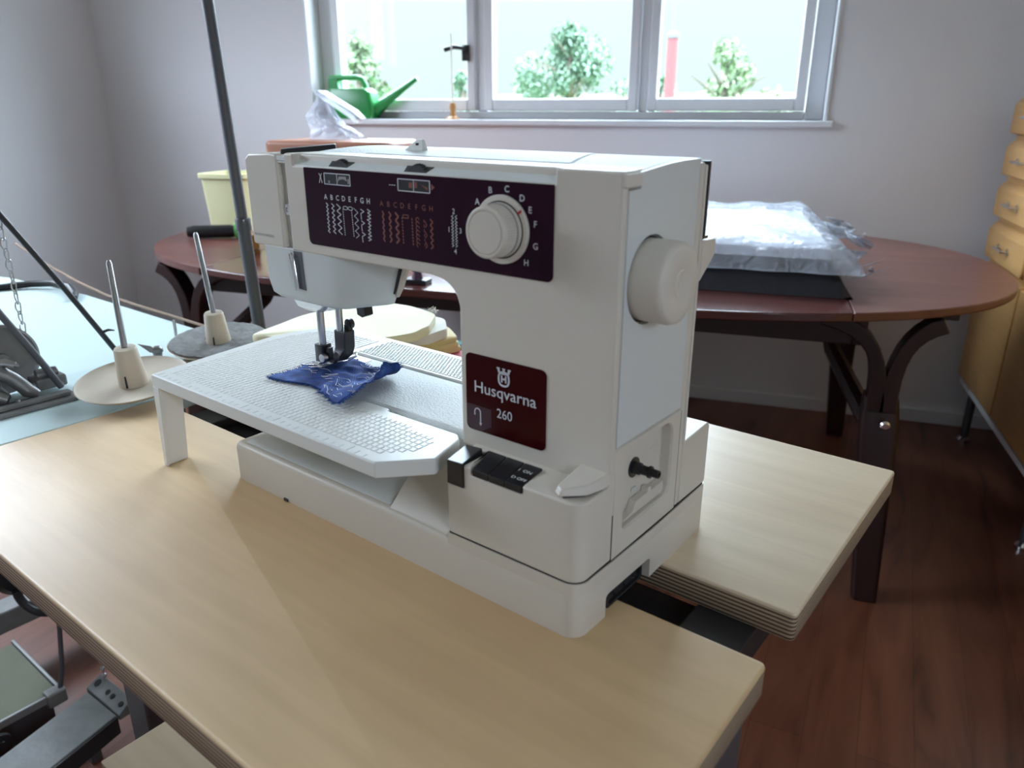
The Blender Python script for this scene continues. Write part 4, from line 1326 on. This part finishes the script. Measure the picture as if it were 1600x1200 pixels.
while x < -150:
    y = -20.0
    while y < 202:
        cx, cy = x + P_ / 2, y + P_ / 2
        if all(inpoly(cx + dx, cy + dy, frontp) for dx in (-2.6, 2.6) for dy in (-2.6, 2.6)):
            h = S_ / 2
            b.hexa([(cx - h, cy - h, 107.95), (cx + h, cy - h, 107.95), (cx + h, cy + h, 107.95), (cx - h, cy + h, 107.95)],
                   [(cx - h + .4, cy - h + .4, 108.5), (cx + h - .4, cy - h + .4, 108.5), (cx + h - .4, cy + h - .4, 108.5), (cx - h + .4, cy + h - .4, 108.5)])
        y += P_
    x += P_
tag(b.build('measuring_grid', white_pl, et, smooth=False), kind='stuff')
b = B()
x = -404.0; k = 0
while x < -164:
    y = 156.0
    while y < 206:
        xo = x + (2.3 if int((y - 156) / 4.2 + .5) % 2 else 0)
        b.hexa([(xo - 1.5, y - 1.5, 107.95), (xo + 1.5, y - 1.5, 107.95), (xo + 1.5, y + 1.5, 107.95), (xo - 1.5, y + 1.5, 107.95)],
               [(xo - .9, y - .9, 108.7), (xo + .9, y - .9, 108.7), (xo + .9, y + .9, 108.7), (xo - .9, y + .9, 108.7)])
        y += 4.2
    x += 4.6
tag(b.build('studded_strip', white_pl, et, smooth=False), kind='stuff')
b = B()
x = -508
k = 0
while x < -180:
    L = 9 if k % 5 == 0 else (6 if k % 2 else 4.5)
    b.box(x - .25, x + .25, -31.5, -31.5 + L, 107.98, 108.22); x += 10; k += 1
b.build('ruler_marks', cream2, et, smooth=False)

# ---- denim swatch under the presser foot
dn = thing('denim_swatch', 'frayed blue denim swatch under the presser foot', 'fabric swatch', 'bench', (-340, 80, 108.6))
Aq, Bq, Cq, Dq = Vector((-405, 33)), Vector((-405, 128)), Vector((-284, 114)), Vector((-279, 20))
b = B(); N1, N2 = 46, 40
rnd = random.Random(11)
grid = []
def dz(u, v):
    z = 109.9
    z += 1.8 * math.sin(u * 8 + v * 2.5) ** 2 * min(1, abs(u - .15) * 4) * .8 + .5 * math.sin(v * 22 + u * 7)* u
    z += 1.1 * math.sin(u * 19 + 5 * math.sin(v * 4)) * min(1, abs(u - .15) * 3) + .6 * math.sin(v * 31 + 9 * u) * min(1, abs(u - .15) * 3)
    z += 9.5 * max(0, (u - .50) / .5) ** 1.2 * (.35 + .65 * math.exp(-((v - .1) / .5) ** 2))          # lifts towards the right
    z += 19 * max(0, (u - .78) / .22) ** 1.5 * max(0, 1 - abs(v - .75) / .6)                                   # curled far corner
    z += 5 * math.exp(-((u - .0) / .12) ** 2) * 0
    z -= 6.0 * max(0, (u - .78) / .22) * max(0, (.25 - v) / .25)
    return max(z, 109.3)
for j in range(N2 + 1):
    row = []
    for i in range(N1 + 1):
        u, v = i / N1, j / N2
        p = (Aq * (1 - u) + Dq * u) * (1 - v) + (Bq * (1 - u) + Cq * u) * v
        p.y += 20 * math.sin(math.pi * u) ** 2 * (1 - v) * (1 if u < .62 else .7) * .9
        p.x -= 16 * max(0, (u - .85) / .15) ** 2 * max(0, 1 - abs(v - .9) / .4)
        jag = .7 if (i in (0, N1) or j in (0, N2)) else 0
        row.append(b.bm.verts.new((p.x + rnd.uniform(-jag, jag), p.y + rnd.uniform(-jag, jag), dz(u, v) + rnd.uniform(-.12, .12))))
    grid.append(row)
pos = [[vv.co.copy() for vv in r_] for r_ in grid]
for j in range(N2):
    for i in range(N1):
        b.bm.faces.new([grid[j][i], grid[j][i + 1], grid[j + 1][i + 1], grid[j + 1][i]])
b.build('cloth', denim_m, dn, solid=.9)
b = B()
for k in range(760):
    s_ = rnd.random()
    e = rnd.choice((0, 0, 1, 1, 1, 2, 3))
    if e == 0: i, j = int(s_ * N1), 0; d = Vector((0, -1, 0))
    elif e == 1: i, j = N1, int(s_ * N2); d = Vector((1, .1, 0))
    elif e == 2: i, j = int(s_ * N1), N2; d = Vector((0, 1, 0))
    else: i, j = 0, int(s_ * N2); d = Vector((-1, 0, 0))
    p = pos[j][i]
    L = rnd.uniform(1.2, 4.0)
    q = p + d * L * .5 + Vector((rnd.uniform(-1, 1), rnd.uniform(-1, 1), rnd.uniform(-.2, .9)))
    r_ = q + d * L * .5 + Vector((rnd.uniform(-1.4, 1.4), rnd.uniform(-1.4, 1.4), rnd.uniform(-.8, .9)))
    for pt_ in (q, r_): pt_.z = max(pt_.z, 109.1)
    b.tube([p, q, r_], [.38, .30, .16], 4)
tag(b.build('fringe', denimedge, dn), kind='stuff')
b = B()
for k in range(46):
    i = rnd.randint(3, N1 - 4); j = rnd.randint(2, N2 - 3)
    if rnd.random() < .5: i = rnd.randint(N1 // 2, N1 - 3)
    pts = []
    for m in range(rnd.randint(2, 5)):
        pts.append(pos[min(max(j, 0), N2)][min(i + m * 2, N1)] + Vector((0, rnd.uniform(-1.5, 1.5), .75 + rnd.uniform(0, .5))))
        j += rnd.choice((-1, 0, 1))
    b.tube(pts, .34, 5)
tag(b.build('loose_stitches', threadw, dn), kind='stuff')

# ---- folded cloths on the rear board
def foldcloth(name, label, pts, z0, z1, m, layers=2, group='folded cloths on the rear board', seed=1, fray=True):
    cx = sum(p[0] for p in pts) / len(pts); cy = sum(p[1] for p in pts) / len(pts)
    t = thing(name, label, 'cloth', 'bench', (cx, cy, z0), group)
    h = (z1 - z0) / layers
    rnd = random.Random(seed)
    for l in range(layers):
        b = B()
        g = [(cx + (x - cx) * (1 - .012 * l) + rnd.uniform(-2, 2), cy + (y - cy) * (1 - .012 * l) + rnd.uniform(-2, 2)) for x, y in pts]
        # densify + round
        dense = []
        n = len(g)
        for i in range(n):
            a, c = Vector(g[i]), Vector(g[(i + 1) % n])
            for k in range(12): dense.append(a.lerp(c, k / 12))
        for _ in range(3):
            dense = [(dense[i - 1] + dense[i] * 2 + dense[(i + 1) % len(dense)]) / 4 for i in range(len(dense))]
        rings = []
        za, zb = z0 + h * l + .2, z0 + h * (l + 1) - .2
        prof = [(.99, 0), (.998, .15), (1.0, .5), (.998, .85), (.988, 1.0), (.6, 1.0), (.2, 1.0)]
        for s, q in prof:
            rings.append([(cx + (p.x - cx) * s, cy + (p.y - cy) * s, za + (zb - za) * q + (.7 * math.sin(i * .27 + l) * (1 if (q > .3 and s > .9) else 0))) for i, p in enumerate(dense)])
        b.loft(rings); b.build('fold', m, t, angle=60)
    return t


foldcloth('folded_cloth', 'crimson cloth peeping out right of the yellow cloths', [(-600, 440), (-520, 400), (-480, 425), (-470, 445), (-590, 447)], 0.3, 17, redcloth, 1, seed=3)
foldcloth('folded_cloth', 'teal cloth edge at the far right of the cloth pile', [(-565, 446), (-520, 446), (-520, 470), (-560, 470)], 0.3, 22, tealcloth, 1, seed=9).location.z += 0
foldcloth('folded_cloth', 'golden yellow folded cloth at the bottom of the cloth pile', [(-720, 205), (-560, 330), (-512, 395), (-506, 440), (-560, 470), (-720, 440)], 18, 42, yellowcloth2, 3, seed=4)
foldcloth('folded_cloth', 'cream folded cloth in the middle of the cloth pile', [(-715, 205), (-570, 310), (-512, 372), (-512, 420), (-560, 462), (-715, 445)], 42.5, 57, creamcloth, 1, seed=5)
foldcloth('folded_cloth', 'pale yellow cotton cloth on top of the cloth pile', [(-676, 178), (-522, 290), (-500, 340), (-512, 378), (-548, 432), (-622, 447), (-700, 440), (-712, 300)], 57.5, 71, yellowcloth, 1, seed=6)
fr = thing('loose_thread', 'loose pale thread tuft on the tip of the top yellow cloth', 'thread', 'bench', (-560, 436, 71))
b = B(); rnd = random.Random(2)
for k in range(16):
    p = Vector((-572 + rnd.uniform(-4, 4) + k, 438, 70)); b.tube([p, p + Vector((rnd.uniform(-5, 6), rnd.uniform(0, 6), rnd.uniform(2, 6))), p + Vector((rnd.uniform(-6, 10), rnd.uniform(0, 9), rnd.uniform(3, 10)))], .35, 4)
b.build('strands', creamcloth, fr)

# ================================================================== left: the overlock table and its fittings
lt = thing('sewing_table', 'table with a pale blue top left of the plywood bench', 'table', 'bench', (-1200, 0, FL))
b = B(); b.prism([(-1830, -420), (-729, -420), (-729, 100), (-748, 292), (-1440, 292), (-1760, 262), (-1830, 240)], 'z', -28, -1.5); b.build('tabletop', [paleblue], lt, bevel=2.2)
b = B(); b.box(-1500, -1440, -300, 380, -690, -640); b.build('beam', treadlegrey, lt, bevel=5)
for x in (-1470, -1040):
    b = B(); b.box(x - 22, x + 22, 210, 254, FL + .5, -28.5); b.build('leg', leggrey, lt, bevel=3)
b = B(); b.box(-1448, -1062, 222, 242, -150, -90); b.build('apron', leggrey, lt, bevel=2)
b = B(); b.box(-1720, -1676, -400, -356, FL + .5, -28.5); b.build('leg', leggrey, lt, bevel=3)

# tan cord hanging along the wall side
b = B(); frame('bench', (-1250, 330, 30))
cordp = [(-2180, 432, 12), (-1900, 400, -10), (-1620, 352, -8), (-1420, 322, -4), (-1250, 306, 2), (-1120, 304, 3), (-1010, 302, 3), (-900, 305, 3)]
b.tube(cordp, 2.8, 8)
tag(b.build('tan_cord', mat('tan_cord_cover', (.28, .19, .13), .8)), 'tan cord running along the far edge of the pale blue table', 'cord')
b = B(); frame('bench', (-1560, 230, 0))
b.tube([(-1640, 150, 4), (-1625, 200, 5), (-1600, 245, 8), (-1560, 275, 10), (-1500, 286, 8), (-1440, 270, 5), (-1400, 250, 4)], 7.5, 10)
tag(b.build('rubber_hose', blackr), 'black rubber hose curving over the pale blue table top', 'hose')

# cast machine head at the frame's left edge
im = thing('feeding_machine', 'grey cast iron machine with disc wheel, black stay rods and rail', 'machine', 'bench', (-850, -20, 0))
b = B(); b.prism([(-862, -140), (-812, -150), (-809, 6), (-853, 6)], 'z', -1.2, 3.5); b.build('bed_rail', iron, im, bevel=1.2)
b = B(); b.prism([(-836, -140), (-826, -140), (-822, -2), (-832, -2)], 'z', 3.6, 9); b.build('guide_rib', iron, im, bevel=1)
b = B(); b.lathe([(4, -8), (44, -6), (48, -5), (48, 3), (45, 5), (42, 3.5), (10, 3.2), (9, 8), (3, 9)], (-905, -50, 49), 'x', 48); b.build('disc_wheel', iron, im)
b = B(); b.tube([(-868, 4, 3), (-868, -22, 62), (-870, -49, 119), (-872, -150, 342)], 4.6, 12); b.build('stay_rod', greypaint, im)
b = B(); b.tube([(-930, 122, -1.2), (-930, 58, 124), (-930, -3, 236), (-930, -110, 432)], 4.2, 12); b.tube([(-930, 96, 50), (-922, 104, 54), (-916, 110, 53)], [2.4, 2, 1], 8); b.build('stay_rod', blackpaint, im)
# chain
ch_ = B()
zz = 226; k = 0
rnd = random.Random(8)
while zz > 8:
    c0 = Vector((-930 + 1.2 * math.sin(zz * .05), -6, zz))
    ang = (0.3 if k % 2 else 1.75) + rnd.uniform(-.2, .2)
    pts = []
    for t in range(12):
        a = 2 * math.pi * t / 12
        lx, lz = 4.2 * math.cos(a) * (1 if math.sin(a) > 0 else .7), 9.6 * math.sin(a)
        pts.append(c0 + Vector((lx * math.cos(ang), lx * math.sin(ang), lz)))
    ch_.tube(pts, .95, 6, closed=True)
    zz -= 14.6; k += 1
ch_.build('chain', steel, im)
# casting group
b = B()
b.loft([[(-880 + 13 * math.cos(t) * s, -78 + 16 * math.sin(t) * s, z) for t in [2 * math.pi * i / 18 for i in range(18)]] for z, s in ((3.6, 1.4), (10, 1.3), (20, .9), (34, .85), (44, 1.1), (52, .9), (56, .3))])
b.tube([(-876, -70, 46), (-868, -52, 30), (-860, -40, 12), (-856, -30, 5)], [11, 9, 10, 6], 12)
b.tube([(-874, -92, 30), (-868, -80, 14), (-858, -66, 6)], [12, 11, 8], 12)
b.build('casting', iron, im)
b = B(); b.tube([(-884, -68, 50), (-870, -56, 54), (-862, -48, 50)], [7, 6, 4.5], 12); b.tube([(-862, -48, 50), (-858, -44, 48)], [3, 2.5], 10); b.build('cap_nozzle', steel, im)
b = B(); b.box(-900, -868, -26, 14, 3.6, 20); b.tube([(-884, -20, 22), (-880, 8, 24)], [9, 7], 12); b.build('bracket', iron, im, bevel=3)
for x, y in ((-846, 20), (-838, -62)):
    b = B(); b.lathe([(6, 3.6), (6, 6), (3.6, 6.2), (3.6, 11), (1, 11.5)], (x, y, 0), 'z', 6); b.build('bolt', steel, im)

# thread stand with two cone holders
ts = thing('thread_stand', 'beige twin thread stand with cone holders and spool pins', 'thread stand', 'bench', (-800, 150, -1))
b = B(); b.prism([(-790, 70), (-752, 60), (-826, 246), (-862, 236)], 'z', 3.8, 9.0); b.build('arm', beige, ts, bevel=1.5)


def holder(cx, cy, R, tip, top, felt):
    tl = Matrix.Rotation(math.radians(tip), 3, 'X') @ Matrix.Rotation(math.radians(tip * .7), 3, 'Y')
    c = (cx, cy, 19)
    b = B(); b.lathe([(.5, 0), (R * .7, 0.5), (R - 3, 3.2), (R, 6), (R - 1, 6.8), (R - 5, 4.6), (R * .6, 2.8), (.5, 2.4)], c, n=56, tilt=tl); d = b.build('saucer', beige, ts)
    b = B(); b.lathe([(19, 2), (18.4, 10), (14.5, 52), (13.2, 54.5), (5, 55)], Vector(c) + Vector((7, -3, 0)), n=40, tilt=tl); cup = b.build('cone', beige, d)
    b = B()
    a = [Vector(c) + Vector((7, -3, 0)) + tl @ Vector(v) for v in ((10.6, -15.3, 4), (12.6, -13.8, 4), (11.0, -12.4, 20), (9.6, -13.8, 20))]
    q = [p + Vector((1.2, -1.2, 0)) for p in a]
    b.hexa(a, q); b.build('cone_slot', gap_m, cup)
    b = B(); b.tube([Vector(c) + Vector((7, -3, 0)) + tl @ Vector((0, 0, 54)), Vector(top) - Vector((0, 0, 4)), Vector(top)], [4.2, 3.9, 2.2], 16); b.build('spool_pin', steel, d)
    if felt:
        b = B(); rnd = random.Random(6)
        ring1 = []
        for s, h in ((1.0, 5.5), (1.02, 8.5), (.9, 10), (.5, 8.5), (.27, 8)):
            ring1.append([Vector(c) + tl @ Vector((R * .93 * s * math.cos(t) * (1 + .03 * rnd.uniform(-1, 1)), R * .93 * s * math.sin(t) * (1 + .03 * rnd.uniform(-1, 1)), h + rnd.uniform(-.7, .7))) for t in [2 * math.pi * k / 48 for k in range(48)]])
        b.loft(ring1, cap=False); b.build('felt_pad', lint, d)
    return d


holder(-759, 55, 73, 6, (-798, 68, 180), False)
holder(-833, 229, 76, 5, (-868, 236, 190), True)
b = B(); b.lathe([(7, 9), (7, 16), (9, 17), (9, 22), (5, 26)], (-900, 162, -8), n=16); b.hexa([(-904, 152, 10), (-898, 150, 10), (-896, 160, 14), (-904, 160, 14)], [(-916, 140, 24), (-910, 138, 26), (-902, 154, 20), (-908, 156, 18)]); b.build('wing_nut', iron, ts, bevel=1.5)
b = B(); b.tube([(-966, 230, -1.4), (-966, 230, 33), (-966, 230, 36)], [2.6, 2.6, 1.8], 12); b.build('short_pin', steel, ts)

# grey tubular pole
gp = thing('tube_pole', 'tall dark grey tubular pole leaning behind the machine head', 'pole', 'bench', (-905, 352, FL))
p1 = Vector((-905, 352, 0)); p2 = Vector((-944, 352, 560)); dv = (p2 - p1) / 560
b = B(); b.tube([p1 + dv * (FL + 14), p1 + dv * 190], 11.0, 24); b.build('lower_tube', greypaint, gp)
b = B(); b.tube([p1 + dv * 190, p1 + dv * 194, p1 + dv * 1500], [10.0, 9.4, 9.4], 24); b.build('upper_tube', greypaint, gp)
b = B(); b.lathe([(13, 0), (13, 18), (12, 20)], p1 + dv * 176, n=24); b.lathe([(4, 0), (4, 8), (2, 9)], p1 + dv * 192 + Vector((9, -4, 0)), 'x', 12); b.build('clamp_collar', greypaint, gp)
b = B(); b.lathe([(120, FL + .5), (120, FL + 8), (30, FL + 16), (16, FL + 30)], (-905 - dv.x * 0 + dv.x * FL, 352, 0), n=40); b.build('foot_plate', greypaint, gp)

# foot pedals under the pale blue table
p1_ = thing('foot_pedal', 'olive topped foot pedal with bright metal edge bars', 'pedal', 'bench', (-1260, -60, FL))
b = B(); b.box(-1386, -1166, -126, -10, -694, -684); b.build('pedal_plate', olivemat, p1_, bevel=1.5)
b = B(); b.box(-1392, -1160, -9.5, -3, -697, -680); b.box(-1165, -1158, -128, -10, -697, -681); b.build('edge_bar', mat('dull_grey_metal', (.24, .25, .25), .5, .4), p1_, bevel=2)
b = B(); b.box(-1176, -1150, -34, 0, -706, -676); b.build('hinge_lug', treadlegrey, p1_, bevel=4)
b = B(); b.tube([(-1158, -14, -700), (-1166, 6, -640), (-1186, 30, -520), (-1200, 50, -330), (-1205, 58, -29)], 4.5, 10); b.build('pull_rod', dsteel, p1_)
for x in (-1360, -1200):
    b = B(); b.box(x, x + 20, -130, -20, FL + .5, -694.5); b.build('support', dsteel, p1_, bevel=1)
b = B(); b.lathe([(20, -4), (20, 4), (10, 5), (9, 9), (4, 9)], (-1112, -130, -690), 'x', 26); b.build('pivot', blackp, p1_)
p2_ = thing('foot_pedal', 'long worn grey metal foot pedal with a pierced end bracket', 'pedal', 'bench', (-1060, -100, FL))
b = B(); b.prism([(-1004, -386), (-903, -382), (-1006, 26), (-1109, 21)], 'z', -690, -678); b.build('pedal_plate', treadlegrey, p2_, bevel=2.5)
b = B(); b.prism([(-902.5, -382), (-897, -382), (-1000, 26), (-1005.5, 26)], 'z', -716, -680); b.build('side_flange', blackpaint, p2_, bevel=1)
b = B(); b.hexa([(-1122, 24, -690), (-1000, 28, -690), (-1003, 54, -690), (-1126, 48, -690)], [(-1122, 24, -678), (-1000, 28, -678), (-1008, 60, -664), (-1124, 55, -664)])
eb = b.build('end_bracket', treadlegrey, p2_, bevel=2)
b = B()
for x in (-1108, -1068, -1050, -1018): b.lathe([(7.5 if x == -1108 else 5, 0), (7.5 if x == -1108 else 5, 2.4)], (x, 42, -672), n=16, tilt=Matrix.Rotation(math.radians(23), 3, 'X'))
b.build('bracket_hole', gap_m, eb)
b = B()
for k in range(26):
    z = -655 + k * 15; b.lathe([(.6, -4.6), (3.6, -3), (4.6, 0), (3.6, 3), (.6, 4.6)], (-1100 - k * 1.3, 52 + k * 1.2, z), n=10)
b.tube([(-1099, 51, -668), (-1132, 82, -260), (-1140, 90, -29)], 1.2, 6)
tag(b.build('bead_chain', brass if False else steel, p2_), kind='stuff')
for y, x in ((-360, -960), (-20, -1060)):
    b = B(); b.box(x, x + 20, y, y + 20, FL + .5, -690.5); b.build('support', dsteel, p2_, bevel=1)
# black motor with cable loop under the table
mo = thing('clutch_motor', 'dark motor housing with a black cable loop under the pale blue table', 'motor', 'bench', (-1330, 40, -420))
b = B(); b.lathe([(6, -60), (52, -60), (60, -52), (60, 40), (50, 52), (14, 54), (12, 70)], (-1330, 20, -470), 'x', 36); b.build('housing', blackpaint, mo)
b = B(); b.box(-1350, -1300, 0, 40, -411, -28.5); b.build('hanger', dsteel, mo, bevel=2)
b = B(); b.tube([(-1262 + 34 * (1 - math.cos(t)), 20 - 30 * math.cos(t) , -500 - 52 * math.sin(t)) for t in [math.pi * k / 16 for k in range(17)]], 8, 12); b.build('cable', blackr, mo)
